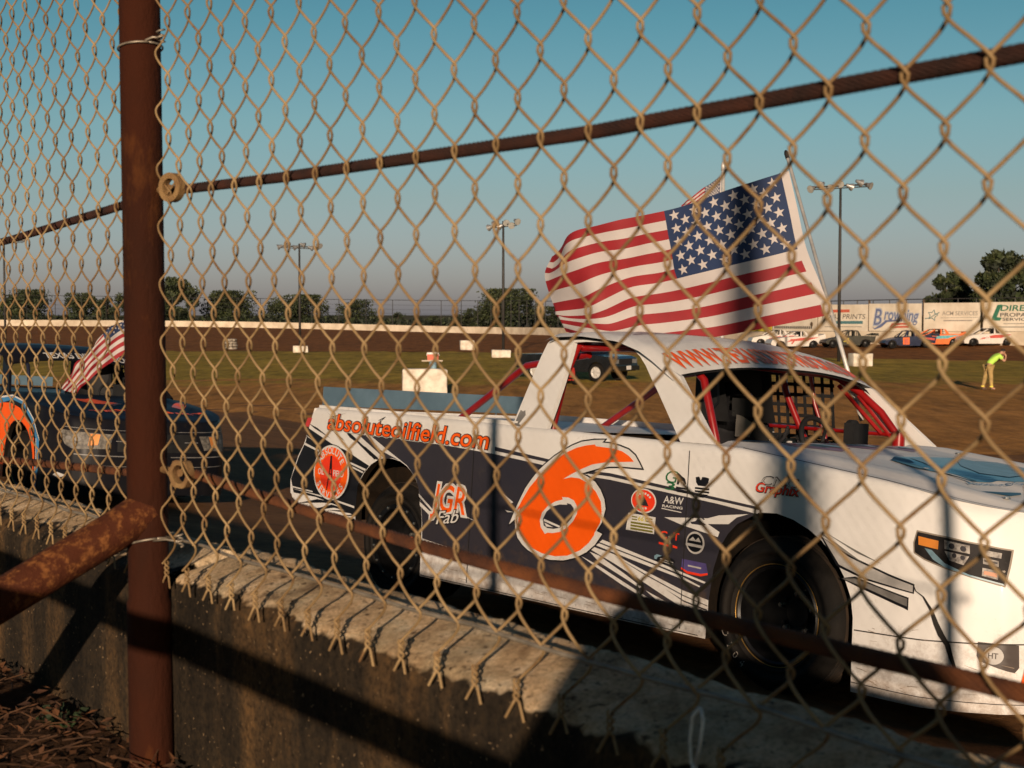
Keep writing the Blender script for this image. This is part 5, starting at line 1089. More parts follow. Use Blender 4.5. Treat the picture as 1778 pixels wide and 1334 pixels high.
# flagman bending forward in the infield
fm = thing('person', 'person in a lime shirt and tan trousers bending forward on the infield grass', 'person', (18.76, 56.62, -1.392), (0, 0, R_(8)))
J = {'pelvis': ((0, 0, .96), (.135, .115)), 'waist': ((.05, 0, 1.06), (.13, .11)), 'chest': ((.27, 0, 1.29), (.155, .125)), 'neckb': ((.42, 0, 1.40), (.085, .075)), 'neck': ((.48, 0, 1.43), (.055, .055)), 'skull': ((.55, 0, 1.47), (.07, .07))}
E_ = [('pelvis', 'waist'), ('waist', 'chest'), ('chest', 'neckb'), ('neckb', 'neck'), ('neck', 'skull')]
for s, n in ((1, 'L'), (-1, 'R')):
    J.update({n + 'sh': ((.36, s * .17, 1.34), .070), n + 'el': ((.52, s * .27, 1.12), .046), n + 'wr': ((.66, s * .10, 1.30), .030), n + 'hip': ((.0, s * .095, .90), .098), n + 'kn': ((-.02 + (.05 if s < 0 else -.06), s * .14, .49), .066), n + 'an': ((-.06 + (.10 if s < 0 else -.10), s * .16, .09), .046), n + 'to': ((.10 + (.10 if s < 0 else -.10), s * .18, .035), .040)})
    E_ += [('chest', n + 'sh'), (n + 'sh', n + 'el'), (n + 'el', n + 'wr'), ('pelvis', n + 'hip'), (n + 'hip', n + 'kn'), (n + 'kn', n + 'an'), (n + 'an', n + 'to')]
    hand(J, E_, n + 'h', n + 'wr', (-.2, -s * .3, .9), (.8, 0, .3))
skinned('body', J, E_, skin_m, fm, 2, 'pelvis')
def grow(J, keys, d): return {k: (J[k][0], tuple(r + d for r in (J[k][1] if isinstance(J[k][1], tuple) else (J[k][1],) * 2))) for k in keys}
SJ = grow(J, ['waist', 'chest', 'neckb', 'Lsh', 'Rsh'], .022); SJ['hem'] = ((.01, 0, .985), (.168, .142))
for s, n in ((1, 'L'), (-1, 'R')): SJ[n + 'slv'] = (tuple(lerp(Vector(J[n + 'sh'][0]), Vector(J[n + 'el'][0]), .62)), (.072, .072))
skinned('shirt', SJ, [('hem', 'waist'), ('waist', 'chest'), ('chest', 'neckb'), ('chest', 'Lsh'), ('chest', 'Rsh'), ('Lsh', 'Lslv'), ('Rsh', 'Rslv')], lime, fm, 2, 'chest')
TJ = grow(J, ['pelvis', 'Lhip', 'Rhip', 'Lkn', 'Rkn', 'Lan', 'Ran'], .026)
skinned('trousers', TJ, [('pelvis', n + 'hip') for n in 'LR'] + [(n + 'hip', n + 'kn') for n in 'LR'] + [(n + 'kn', n + 'an') for n in 'LR'], khaki, fm, 2, 'pelvis')
bl = MB(); bl.lathe([(.150, -.03), (.158, 0), (.150, .03)], (0.010, 0, .965), 'z', 20); bl.build('belt', black_m, fm, True)
for s, n in ((1, 'L'), (-1, 'R')):
    a, b = Vector(J[n + 'hip'][0]), Vector(J[n + 'kn'][0]); c_ = Vector(J[n + 'an'][0]); off = Vector((0, s * .055, 0))
    y_ = MB(); y_.tube([a + off + Vector((0, -s * .02, 0)), b + off * .92, c_ + off * .75 + Vector((0, 0, .08))], [.030, .030, .028], 8); y_.build('reflective_stripe', yellow_trim, fm, True)
    y2 = MB(); y2.lathe([(.074, -.025), (.078, 0), (.074, .025)], tuple(c_ + Vector((0, 0, .05))), 'z', 16); y2.build('cuff', yellow_trim, fm, True)
    sh = {'h': ((c_.x - .04, c_.y, .05), .055), 'm': ((c_.x + .06, c_.y, .045), .05), 't': ((c_.x + .17, c_.y, .035), .042)}; skinned('boot', sh, [('h', 'm'), ('m', 't')], wood, fm, 2, 'm')
head(fm, (.575, 0, 1.495), (.75, 0, -.45), hair_m)

# the driver strapped into the white truck
dv = thing('person', 'helmeted driver in dark clothes strapped inside the white truck', 'person', tuple(Vector(T_LOC) + Matrix.Rotation(T_YAW, 3, 'Z') @ Matrix.Rotation(T_ROLL, 3, 'X') @ Vector((-.085, 0, -.02))), (T_ROLL, 0, T_YAW))
J = {'pelvis': ((-1.20, .36, .62), (.15, .13)), 'waist': ((-1.24, .36, .76), (.14, .12)), 'chest': ((-1.29, .36, .95), (.16, .13)), 'neck': ((-1.29, .36, 1.08), .06), 'skull': ((-1.275, .36, 1.20), .085)}
E_ = [('pelvis', 'waist'), ('waist', 'chest'), ('chest', 'neck'), ('neck', 'skull')]
for s, n in ((1, 'L'), (-1, 'R')):
    J.update({n + 'sh': ((-1.29, .36 + s * .18, 1.00), .072), n + 'el': ((-1.10, .36 + s * .24, .88), .050), n + 'wr': ((-.90, .36 + s * .15, 1.02), .034), n + 'hip': ((-1.15, .36 + s * .09, .60), .09), n + 'kn': ((-.80, .36 + s * .12, .68), .068), n + 'an': ((-.55, .36 + s * .11, .48), .048), n + 'to': ((-.46, .36 + s * .11, .52), .04)})
    E_ += [('chest', n + 'sh'), (n + 'sh', n + 'el'), (n + 'el', n + 'wr'), ('pelvis', n + 'hip'), (n + 'hip', n + 'kn'), (n + 'kn', n + 'an'), (n + 'an', n + 'to')]; hand(J, E_, n + 'h', n + 'wr', (.7, -s * .25, .4), (0, -s, .6), .0095, .9)
skinned('body', J, E_, dark_cloth, dv, 2, 'pelvis')
hm = MB(); hc = Vector((-1.27, .36, 1.215))
def hel(u, v):
    th, ph = u * 2 * math.pi, lerp(-1.05, math.pi / 2, v); x, y, z = math.cos(ph) * math.cos(th), math.cos(ph) * math.sin(th), math.sin(ph)
    k = 1 + .10 * max(0, x) * max(0, -z); return hc + Vector((x * .145 * k, y * .125, z * .145))
hm.grid(36, 22, hel, skip=lambda i, j: (i < 6 or i > 29) and 8 <= j <= 12); hm.build('helmet', helmet_m, dv, True)
vz = MB(); vz.grid(16, 6, lambda u, v: hc + Vector((math.cos(lerp(-.95, .95, u)) * lerp(.150, .142, v), math.sin(lerp(-.95, .95, u)) * .122, lerp(-.045, .055, v)))); vz.build('visor', black_m, dv, True)
gz = MB(); gz.grid(14, 6, lambda u, v: hc + Vector((math.cos(lerp(-.8, .8, u)) * lerp(.120, .162, v) , math.sin(lerp(-.8, .8, u)) * lerp(.085, .130, v), lerp(-.155, -.055 + .02 * math.cos(u * math.pi * 2), v)))); gz.build('chin_guard', helmet_g, dv, True)

# the photographer sits on the ground behind the rail, out of the picture; only the shadow is seen
pg = thing('person', 'person sitting on the ground behind the viewer, outside the picture, elbows raised', 'person', (.055, -.68, GROUND_Z + .01))
J = {'pelvis': ((0, -.10, .12), (.17, .14)), 'waist': ((0, -.10, .28), (.15, .12)), 'chest': ((0, -.04, .47), (.18, .13)), 'neck': ((0, .0, .61), .085), 'skull': ((0, .03, .735), (.100, .105)), 'top': ((0, .03, .775), (.07, .08))}
E_ = [('pelvis', 'waist'), ('waist', 'chest'), ('chest', 'neck'), ('neck', 'skull'), ('skull', 'top')]
for s, n in ((1, 'L'), (-1, 'R')):
    J.update({n + 'sh': ((s * .19, -.03, .52), .075), n + 'el': ((s * .19, .12, .47), .060), n + 'wr': ((s * .075, .20, .66), .045), n + 'hip': ((s * .11, -.04, .12), .10), n + 'kn': ((s * .30, .22, .30), .07), n + 'an': ((s * .16, .28, .06), .05), n + 'to': ((s * .20, .42, .04), .04)})
    E_ += [('chest', n + 'sh'), (n + 'sh', n + 'el'), (n + 'el', n + 'wr'), ('pelvis', n + 'hip'), (n + 'hip', n + 'kn'), (n + 'kn', n + 'an'), (n + 'an', n + 'to')]; hand(J, E_, n + 'h', n + 'wr', (-s * .3, .1, .6), (0, .8, 0))
skinned('body', J, E_, dark_cloth, pg, 2, 'pelvis')
# a timber light pole stands further back and throws the broad soft shadow on the truck
m = MB(); m.tube([(0, 0, -.3), (0, 0, 4), (0, 0, 8.5)], [.115, .10, .085], 16); o = m.build('utility_pole', wood, None, True); o.location = (.13, -9.0, GROUND_Z); tag(o, 'timber utility pole behind the viewer, outside the picture', 'pole')

# ------------------------------------------------------------------ far wall, signs, catch fence
def wall_frame(t):
    a = wl(t); d = (wl(min(1, t + .002)) - wl(max(0, t - .002))); d.z = 0; d.normalize(); n = Vector((d.y, -d.x, 0))
    if n.y > 0: n = -n
    return a, d, n
m = MB(); NW = 150
def fw(u, v):
    a, d, n = wall_frame(u); h = lerp(.95, 1.10, smooth(.3, .6, u)); o, z = [(0, -.6), (0, .02), (.05, h - .02), (.07, h), (-.16, h), (-.16, -.6)][int(round(v * 5))]
    return a + n * (o - .0 + (.05 if z > .5 and o == 0 else 0)) * 1 + Vector((0, 0, z + (.03 * noise.noise((u * 90, 0, 0)) if z > .5 else 0)))
m.grid(NW, 5, fw); o = m.build('track_wall', conc_w, None, True, autos=R_(35)); tag(o, 'long white concrete wall around the far side of the dirt track', 'concrete wall')
def sign(t0, t1, label, panel_m, draw, z_bot=1.12, z_top=3.42):
    a, b = wl(t0), wl(t1); d = (b - a); d.z = 0; W_ = d.length; d.normalize(); n = Vector((d.y, -d.x, 0)); n = n if n.y < 0 else -n
    zb = (a.z + b.z) / 2
    root = thing('advertising_sign', label, 'sign', (a.x + n.x * .03, a.y + n.y * .03, zb + z_bot), (0, 0, math.atan2(d.y, d.x)), 'advertising signs along the far wall')
    Hh = z_top - z_bot
    p = MB(); p.box((W_ / 2, .03, Hh / 2), (W_ - .06, .05, Hh)); p.build('panel', panel_m, root)
    q = MB(); q.box((-.02, .12, Hh / 2 + .08), (.14, .10, Hh + .42)); q.build('support_post', wood, root)
    def S(layer=0): return lambda x, z: Vector((x, -.002 - .004 * layer, z))
    draw(root, W_, Hh, S)
def txt(root, nm, s, S, x, z, wd, h, m_, shear=0, bold=0.0, layer=1):
    b = MB(); b.text(s, S(layer), x, z, wd, h, shear, bold); return b.build(nm, m_, root)
def shp(root, nm, polys, S, m_, layer=1):
    b = MB()
    for p in polys: b.poly(p, S(layer))
    return b.build(nm, m_, root)
ink = mat('faded_black_ink', (.10, .095, .09), .7); teal = mat('faded_teal_ink', (.08, .20, .22), .7); blue_i = mat('faded_blue_ink', (.13, .16, .30), .7); grey_i = mat('faded_grey_ink', (.33, .30, .26), .7); red_i = mat('faded_red_ink', (.58, .12, .07), .7); green_i = mat('faded_green_ink', (.03, .17, .10), .7); rim_i = mat('pale_blue_ink', (.42, .45, .52), .7)
def d_yellow(r, W_, H, S): shp(r, 'dark_band', [[(W_ * .05, H * .62), (W_ * .9, H * .62), (W_ * .9, H * .8), (W_ * .05, H * .8)]], S, ink)
def d_racing(r, W_, H, S):
    for i in range(9):
        for j in range(2):
            if (i + j) % 2 == 0: x, z = W_ * (.28 + .045 * i), H * (.36 + .06 * j + .012 * i); shp(r, 'checker', [[(x, z), (x + W_ * .043, z + .02), (x + W_ * .06, z + H * .06), (x + W_ * .017, z + H * .055)]], S, ink)
    [shp(r, 'web_line', [[(W_ * (.05 + .045 * q), H * .10), (W_ * (.083 + .045 * q), H * .10), (W_ * (.083 + .045 * q), H * .20), (W_ * (.05 + .045 * q), H * .20)]], S, ink) for q in range(19)]; shp(r, 'emblem', [ellipse(W_ * .88, H * .28, W_ * .03, H * .09, 16)], S, wood)
def d_prints(r, W_, H, S):
    shp(r, 'red_bar', [[(W_ * .25, H * .70), (W_ * .64, H * .71), (W_ * .64, H * .82), (W_ * .25, H * .81)]], S, red_i); txt(r, 'lettering', 'TEXAS', S, W_ * .06, H * .46, W_ * .38, H * .19, ink, .18); txt(r, 'lettering', 'PRINTS', S, W_ * .50, H * .46, W_ * .44, H * .19, ink, .18)
    shp(r, 'teal_bar', [[(W_ * .28, H * .27), (W_ * .9, H * .28), (W_ * .9, H * .39), (W_ * .28, H * .38)]], S, teal); shp(r, 'small_line', [[(W_ * .14, H * .15), (W_ * .88, H * .16), (W_ * .88, H * .19), (W_ * .14, H * .18)]], S, grey_i)
def d_brown(r, W_, H, S):
    def wavy(l): return lambda x, z: S(l)(x, z - .10 * H * ((x / W_ - .15)) + .02)
    for b_, l, m_ in ((.055, 1, rim_i), (.0, 2, blue_i)):
        t = MB(); vs, fs = text_geo('B', b_); e = TEXT_EXT[('B', .0)]; sz = H * .86; t.add([S(l)(W_ * .10 + (v[0] - e[0]) * sz * .75 + .18 * v[1] * sz, H * .22 + v[1] * sz) for v in vs], fs); t.build('initial', m_, r)
        t = MB(); vs, fs = text_geo('rowning', b_); e = TEXT_EXT[('rowning', .0)]; sx = W_ * .62 / (e[1] - e[0]); sz = H * .62; t.add([wavy(l)(W_ * .30 + (v[0] - e[0]) * sx + .2 * v[1] * sz, H * .42 + v[1] * sz) for v in vs], fs); t.build('lettering', m_, r)
    shp(r, 'banner', [[(W_ * .40, H * .11), (W_ * .76, H * .13), (W_ * .80, H * .32), (W_ * .45, H * .28)]], S, red_i); shp(r, 'banner_line', [[(W_ * .47, H * .18), (W_ * .75, H * .20), (W_ * .75, H * .24), (W_ * .47, H * .22)]], S, sign_w, 2); shp(r, 'swash', [[(W_ * .07, H * .16), (W_ * .12, H * .10), (W_ * .22, H * .22), (W_ * .33, H * .40), (W_ * .62, H * .42), (W_ * .60, H * .36), (W_ * .36, H * .33), (W_ * .25, H * .14), (W_ * .12, H * .05)]], S, blue_i, 2)
def d_acm(r, W_, H, S):
    st = star2(W_ * .17, H * .56, .46, .25, .5); b = MB(); b.tube([S(2)(*p) for p in st], .035, 6, close=True); b.tube([S(2)(W_ * .03, H * .44), S(2)(W_ * .12, H * .47), S(2)(W_ * .22, H * .60), S(2)(W_ * .29, H * .66)], .03, 6); b.build('star_emblem', teal, r)
    txt(r, 'lettering', 'ACM SERVICES', S, W_ * .33, H * .56, W_ * .62, H * .15, grey_i, .05, .01); shp(r, 'rule', [[(W_ * .31, H * .46), (W_ * .95, H * .48), (W_ * .95, H * .495), (W_ * .31, H * .475)]], S, grey_i); shp(r, 'small_line', [[(W_ * .36, H * .35), (W_ * .86, H * .36), (W_ * .86, H * .40), (W_ * .36, H * .39)]], S, grey_i)
def d_direct(r, W_, H, S):
    shp(r, 'initial', [[(W_ * .14, H * .36), (W_ * .25, H * .90), (W_ * .33, H * .92), (W_ * .245, H * .48), (W_ * .33, H * .46), (W_ * .30, H * .36)]], S, green_i); txt(r, 'lettering', 'DIRECT', S, W_ * .30, H * .70, W_ * .68, H * .20, green_i, .18, .02); txt(r, 'lettering', 'PROPANE', S, W_ * .30, H * .50, W_ * .62, H * .13, ink, 0, .02); txt(r, 'lettering', 'SERVICES', S, W_ * .34, H * .36, W_ * .52, H * .10, ink, 0, .02); shp(r, 'small_line', [[(W_ * .12, H * .12), (W_ * .9, H * .13), (W_ * .9, H * .17), (W_ * .12, H * .16)], [(W_ * .36, H * .24), (W_ * .75, H * .25), (W_ * .75, H * .28), (W_ * .36, H * .27)]], S, grey_i)
sign(.5429, .5798, 'yellow advertising sign just under the lower edge of the large flag', sign_y, d_yellow)
sign(.5803, .6226, 'white sign with small checkered flag marks, under the flag edge', sign_w, d_racing)
sign(.6232, .6703, 'white sign reading PRINTS with a red bar above and a teal bar below', sign_w, d_prints)
sign(.6707, .7105, 'white sign with a large blue script name and a red banner', sign_w, d_brown)
sign(.7117, .7514, 'white sign with a line-drawn star and grey lettering', sign_w, d_acm)
sign(.7529, .7900, 'white sign with green DIRECT lettering at the right edge', sign_w, d_direct)
cf = thing('catch_fence', 'tall thin catch fence of posts and wires on the far white wall', 'fence', tuple(wl(.3)))
cfo = Vector(wl(.3))
hts = lambda t: lerp(4.75, 3.75, smooth(.36, .62, t))
for k in range(70):
    t = .06 + k * .0125
    if t > .82: break
    a, d, n = wall_frame(t); b = MB(); b.tube([a - n * .25 - cfo + Vector((0, 0, .6)), a - n * .25 - cfo + Vector((0, 0, hts(t)))], .055 if t < .5 else .04, 5); b.build('post', steel_dk, cf)
for f in (1.0, .80, .62, .45):
    b = MB(); b.tube([wall_frame(.05 + .79 * q / 120)[0] - wall_frame(.05 + .79 * q / 120)[2] * .25 - cfo + Vector((0, 0, hts(.05 + .79 * q / 120) * f if f == 1 else lerp(1.0, hts(.05 + .79 * q / 120), f))) for q in range(121)], .038 if f == 1 else .014, 4); b.build('rail' if f == 1 else 'wire', steel_dk, cf)

# ------------------------------------------------------------------ light poles of the infield
def light_pole(x, y, top, arm, yaw, tilt, label, n=6, seed=1):
    root = thing('light_pole', label, 'light pole', (x, y, -1.40), (0, 0, yaw), 'floodlight poles in the infield'); h = top + 1.40
    m = MB(); m.tube([(0, 0, 0), (0, 0, h * .6), (0, 0, h + .25)], [.105, .095, .075], 10); m.build('pole', steel_dk, root, True)
    b = MB(); b.tube([(-arm / 2, 0, h - tilt), (arm / 2, 0, h + tilt)], .055, 6); b.tube([(-arm / 2, .0, h - tilt - .14), (arm / 2, 0, h + tilt - .14)], .035, 6); b.build('cross_arm', steel_dk, root)
    r4 = random.Random(seed)
    for k in range(n):
        f = k / (n - 1) - .5; c = Vector((f * arm, 0, h + 2 * tilt * f + .05)); a = (1.2 if f > 0 else -1.2) + r4.uniform(-.7, .7); dr = Vector((math.sin(a), -math.cos(a) * .8, -.35)).normalized(); rm = dr.to_track_quat('Y', 'Z').to_matrix()
        l = MB(); l.lathe([(.0, -.30), (.10, -.28), (.13, -.10), (.24, .12), (.25, .16), (.0, .15)], (0, 0, 0), 'y', 12); l.v = [tuple(c + rm @ Vector(p) + Vector((0, 0, .10 if k % 2 else -.12))) for p in l.v]; fl = l.build('floodlight', lamp_m, root, True, autos=R_(45))
        e = MB(); e.lathe([(.235, .165), (.0, .170)], (0, 0, 0), 'y', 12); e.v = [tuple(c + rm @ Vector(p) + Vector((0, 0, .10 if k % 2 else -.12))) for p in e.v]; e.build('lens', mat('floodlight_lens', (.5, .5, .48), .2, .3), fl)
    return root
light_pole(-43.86, 124.7, 7.9, 3.2, .2, .0, 'floodlight pole at the far left edge, under the left cable', 6, 2)
light_pole(-17.77, 120.7, 7.20, 3.3, .15, -.05, 'floodlight pole rising left of the middle above the oak trees', 6, 3)
light_pole(-.62, 102.5, 7.90, 2.3, -.6, .06, 'floodlight pole in the middle, beside the big tree left of the flag', 6, 4)
light_pole(20.45, 90.1, 9.55, 3.9, .25, .14, 'tallest floodlight pole, just right of the large flag', 7, 5)

# ------------------------------------------------------------------ concrete blocks and small things of the infield
def block(x, y, w_, d_, h_, yaw, label, tn=(0, 1.4)):
    m = MB(); nx = 10
    bev = .06
    def rnd(p): return Vector(p) + Vector((noise.noise((p[0] * 3 + x, p[1] * 3, p[2] * 3)), noise.noise((p[0] * 3, p[1] * 3 + y, p[2] * 3)), noise.noise((p[0] * 2, p[1] * 2, p[2] * 2 + x)))) * .035
    bm = bmesh.new(); bmesh.ops.create_cube(bm, size=1); bmesh.ops.scale(bm, vec=(w_, d_, h_), verts=bm.verts); bmesh.ops.translate(bm, vec=(0, 0, h_ / 2), verts=bm.verts)
    bmesh.ops.bevel(bm, geom=bm.edges[:], offset=bev, segments=2, affect='EDGES', profile=.5); bmesh.ops.subdivide_edges(bm, edges=bm.edges[:], cuts=2, use_grid_fill=True)
    for v in bm.verts: v.co = rnd(v.co)
    bm.verts.index_update(); m.add([tuple(v.co) for v in bm.verts], [tuple(v.index for v in f.verts) for f in bm.faces]); bm.free()
    o = m.build('concrete_block', block_m, None, True, autos=R_(40)); o.location = (x, y, -1.40); o.rotation_euler = (0, 0, yaw); return tag(o, label, 'concrete block', 'white concrete blocks on the infield')
block(-16.4, 111.7, 1.15, .7, .52, .1, 'small white block at the foot of the left floodlight pole')
block(-3.71, 118.8, 1.15, .7, .80, .15, 'small square white block left of the middle floodlight pole')
block(-.75, 98.4, 1.30, .7, .54, .1, 'white block at the foot of the middle floodlight pole')
block(19.9, 82.2, 1.2, .8, .75, .2, 'white block at the foot of the tallest floodlight pole')
block(-3.27, 53.8, 1.66, .95, .95, .08, 'largest white block, with a cooler on it, behind the blue spoiler')
# stack of worn tyres, far left
m = MB()
for k in range(4): m.lathe([(.34, -.11), (.50, -.10), (.56, 0), (.50, .10), (.34, .11), (.30, 0)], (.04 * math.sin(k * 2), .03 * math.cos(k * 3), .12 + .225 * k), 'z', 22, close=True)
tyre_w = mat('whitewashed_tyre', (.42, .37, .30), .9, 0, col2=(.10, .08, .06), scale=6, fac=(.4, .6)); o = m.build('tyre_stack', tyre_w, None, True); o.location = (-23.56, 120.7, -1.40); tag(o, 'whitewashed tyre stack on the far dirt, right of the post', 'tyre stack')
# board, bucket and cooler on the largest block
ck = thing('bucket', 'blue bucket standing on the largest white block', 'bucket', (-2.95, 53.75, -.455)); m = MB(); m.lathe([(.0, .004), (.13, .004), (.15, .28), (.155, .29), (.145, .29), (.0, .27)], seg=20, axis='z'); m.build('pail', blue_l, ck, True, autos=R_(40)); hb = MB(); hb.tube([(math.cos(a) * .155, 0, .27 - math.sin(a) * .10) for a in [math.pi * q / 10 for q in range(11)]], .006, 5); hb.build('handle', steel_dk, ck)
m = MB(); m.box((0, 0, .0), (.78, .42, .03)); m.box((0, -.214, .0), (.78, .006, .05)); o = m.build('board', mat('pale_board', (.55, .47, .36), .8, 0, var=.15)); o.location = (-2.97, 53.75, -.148); tag(o, 'pale board lying across the bucket under the cooler', 'board')
co = thing('cooler', 'red cooler with a white lid on the largest block', 'cooler', (-2.95, 53.75, -.131)); m = MB(); m.box((0, 0, .11), (.40, .28, .22), taper=1.06); m.build('cooler_body', mat('red_cooler_plastic', (.60, .10, .04), .45, 0, var=.08), co); m = MB(); m.box((0, 0, .255), (.45, .32, .07), taper=.93); m.build('lid', white_d, co); m = MB(); m.tube([(-.22, 0, .17), (-.245, 0, .19), (-.22, 0, .215)], .012, 6); m.tube([(.22, 0, .17), (.245, 0, .19), (.22, 0, .215)], .012, 6); m.build('handle', white_d, co)

# ------------------------------------------------------------------ vehicles of the infield
def car_wheel(root, c, s, r=.38, w_=.24, rim=None, segs=28):
    wr = bpy.data.objects.new('wheel', None); COL.objects.link(wr); wr.parent = root; wr.location = c; wr.empty_display_size = .1
    m = MB(); m.lathe([(r * .62, s * w_ / 2), (r * .9, s * w_ / 2), (r, s * w_ * .32), (r, -s * w_ * .32), (r * .9, -s * w_ / 2), (r * .62, -s * w_ / 2)], seg=segs); m.build('tyre', rubber, wr, True, autos=R_(45))
    m = MB(); m.lathe([(r * .62, s * w_ * .5), (r * .58, s * w_ * .42), (r * .5, s * w_ * .30), (r * .16, s * w_ * .40), (0, s * w_ * .40)], seg=segs)
    for k in range(6): a = k * math.pi / 3; m.tube([(math.cos(a) * r * .14, s * w_ * .44, math.sin(a) * r * .14), (math.cos(a) * r * .56, s * w_ * .44, math.sin(a) * r * .56)], r * .055, 5)
    m.build('rim', rim or lamp_m, wr, True, autos=R_(40)); return wr
pk = thing('pickup_truck', 'black pickup truck parked on the infield, seen through the cab of the white truck', 'pickup truck', (2.9, 65.0, -1.39), (0, 0, R_(-38)))
blk_paint = mat('black_car_paint', (.010, .012, .015), .25, 0, var=.2, scale=2, coat=.6)
out = [(-2.75, .55), (-2.75, 1.15), (-1.05, 1.18), (-1.0, 1.20), (1.15, 1.20), (2.35, 1.12), (2.62, 1.02), (2.68, .60), (2.55, .45), (2.18, .45), (2.12, .66), (1.98, .82), (1.75, .88), (1.52, .82), (1.38, .66), (1.32, .42), (-1.18, .42), (-1.24, .66), (-1.38, .82), (-1.61, .88), (-1.84, .82), (-1.98, .66), (-2.04, .48)]
m = MB(); m.prism(out, lambda x, z: Vector((x, -.97 + .05 * max(0, z - 1.0), z)), lambda x, z: Vector((x, .97 - .05 * max(0, z - 1.0), z))); m.build('body', blk_paint, pk)
cabp = [(-1.0, 1.195), (-.85, 1.80), (-.70, 1.86), (.35, 1.88), (.55, 1.82), (1.12, 1.195)]
m = MB(); m.prism(cabp, lambda x, z: Vector((x, -.93 + .22 * (z - 1.195), z)), lambda x, z: Vector((x, .93 - .22 * (z - 1.195), z))); m.build('cab', blk_paint, pk)
for s in (-1, 1):
    for wq in ([(-.78, 1.25), (-.70, 1.74), (-.08, 1.76), (-.08, 1.25)], [(.02, 1.25), (.02, 1.76), (.42, 1.75), (.86, 1.25)]):
        m = MB(); m.poly(wq, lambda x, z: Vector((x, s * (.935 - .22 * (z - 1.195)), z))); m.build('window', glass_dk, pk)
m = MB(); m.add([(1.115, -.80, 1.23), (1.115, .80, 1.23), (.60, .70, 1.79), (.60, -.70, 1.79)], [(0, 1, 2, 3)]); m.build('windscreen', glass_dk, pk)
for s in (-1, 1):
    m = MB(); m.box((2.655, s * .72, .90), (.05, .34, .18)); m.build('headlight', lamp_m, pk)
    m = MB(); m.box((1.0, s * 1.06, 1.28), (.12, .20, .22)); m.build('mirror', blk_paint, pk)
    car_wheel(pk, (1.75, s * .85, .41), s, .41, .27, chrome); car_wheel(pk, (-1.61, s * .85, .41), s, .41, .27, chrome)
m = MB(); m.box((2.665, 0, .88), (.04, 1.02, .26)); m.build('grille', black_m, pk)
m = MB(); m.box((2.72, 0, .60), (.16, 1.86, .20)); m.build('front_bumper', blk_paint, pk); m = MB(); m.box((2.81, 0.05, .62), (.015, .34, .17)); m.build('number_plate', white_d, pk)
mw = thing('ride_on_mower', 'small red ride-on mower beside the black pickup', 'mower', (2.10, 61.2, -1.39), (0, 0, R_(-70)))
redp = mat('red_tractor_paint', (.42, .03, .02), .4, 0, var=.1, coat=.2)
m = MB(); m.prism([(-.55, .30), (-.60, .62), (-.30, .70), (.0, .52), (.25, .52), (.30, .78), (.85, .72), (.92, .55), (.90, .32)], lambda x, z: Vector((x, -.24, z)), lambda x, z: Vector((x, .24, z))); m.build('body', redp, mw)
m = MB(); m.box((.1, 0, .24), (.75, .90, .14)); m.build('mower_deck', redp, mw); m = MB(); m.box((-.35, 0, .74), (.36, .40, .08)); m.box((-.52, 0, .93), (.08, .40, .34)); m.build('seat', black_m, mw)
m = MB(); m.tube([(.28, 0, .75), (.12, 0, .98)], .018, 6); m.tube([Vector((.12, 0, .98)) + Vector((.16 * math.cos(a) * .8, .16 * math.sin(a), .16 * math.cos(a) * .5)) for a in [2 * math.pi * q / 16 for q in range(16)]], .014, 6, close=True); m.build('steering_wheel', black_m, mw)
for s in (-1, 1): car_wheel(mw, (-.42, s * .36, .30), s, .30, .22); car_wheel(mw, (.68, s * .34, .22), s, .22, .16)
rp = thing('person', 'person in a yellow-green shirt seated on the red mower', 'person', (2.10, 61.2, -1.39), (0, 0, R_(-70)))
J = {'pelvis': ((-.35, 0, .86), (.15, .13)), 'waist': ((-.36, 0, 1.0), (.13, .11)), 'chest': ((-.34, 0, 1.20), (.16, .12)), 'neck': ((-.32, 0, 1.36), .055), 'skull': ((-.30, 0, 1.46), .075)}
E_ = [('pelvis', 'waist'), ('waist', 'chest'), ('chest', 'neck'), ('neck', 'skull')]
for s, n in ((1, 'L'), (-1, 'R')):
    J.update({n + 'sh': ((-.34, s * .19, 1.27), .07), n + 'el': ((-.14, s * .25, 1.06), .046), n + 'wr': ((.06, s * .14, 1.04), .030), n + 'hip': ((-.32, s * .10, .84), .09), n + 'kn': ((.08, s * .18, .80), .065), n + 'an': ((.14, s * .20, .40), .045), n + 'to': ((.28, s * .20, .36), .04)}); E_ += [('chest', n + 'sh'), (n + 'sh', n + 'el'), (n + 'el', n + 'wr'), ('pelvis', n + 'hip'), (n + 'hip', n + 'kn'), (n + 'kn', n + 'an'), (n + 'an', n + 'to')]; hand(J, E_, n + 'h', n + 'wr', (.9, -s * .3, -.1), (0, -s, .5))
skinned('body', J, E_, skin_m, rp, 2, 'pelvis')
SJ = grow(J, ['waist', 'chest', 'neck', 'Lsh', 'Rsh', 'Lel', 'Rel'], .02); skinned('shirt', SJ, [('waist', 'chest'), ('chest', 'neck')] + [('chest', n + 'sh') for n in 'LR'] + [(n + 'sh', n + 'el') for n in 'LR'], lime, rp, 2, 'chest'); TJ = grow(J, ['pelvis', 'Lhip', 'Rhip', 'Lkn', 'Rkn', 'Lan', 'Ran'], .02); skinned('trousers', TJ, [('pelvis', n + 'hip') for n in 'LR'] + [(n + 'hip', n + 'kn') for n in 'LR'] + [(n + 'kn', n + 'an') for n in 'LR'], dark_cloth, rp, 2, 'pelvis'); head(rp, (-.28, 0, 1.52), (1, 0, 0), hair_m)

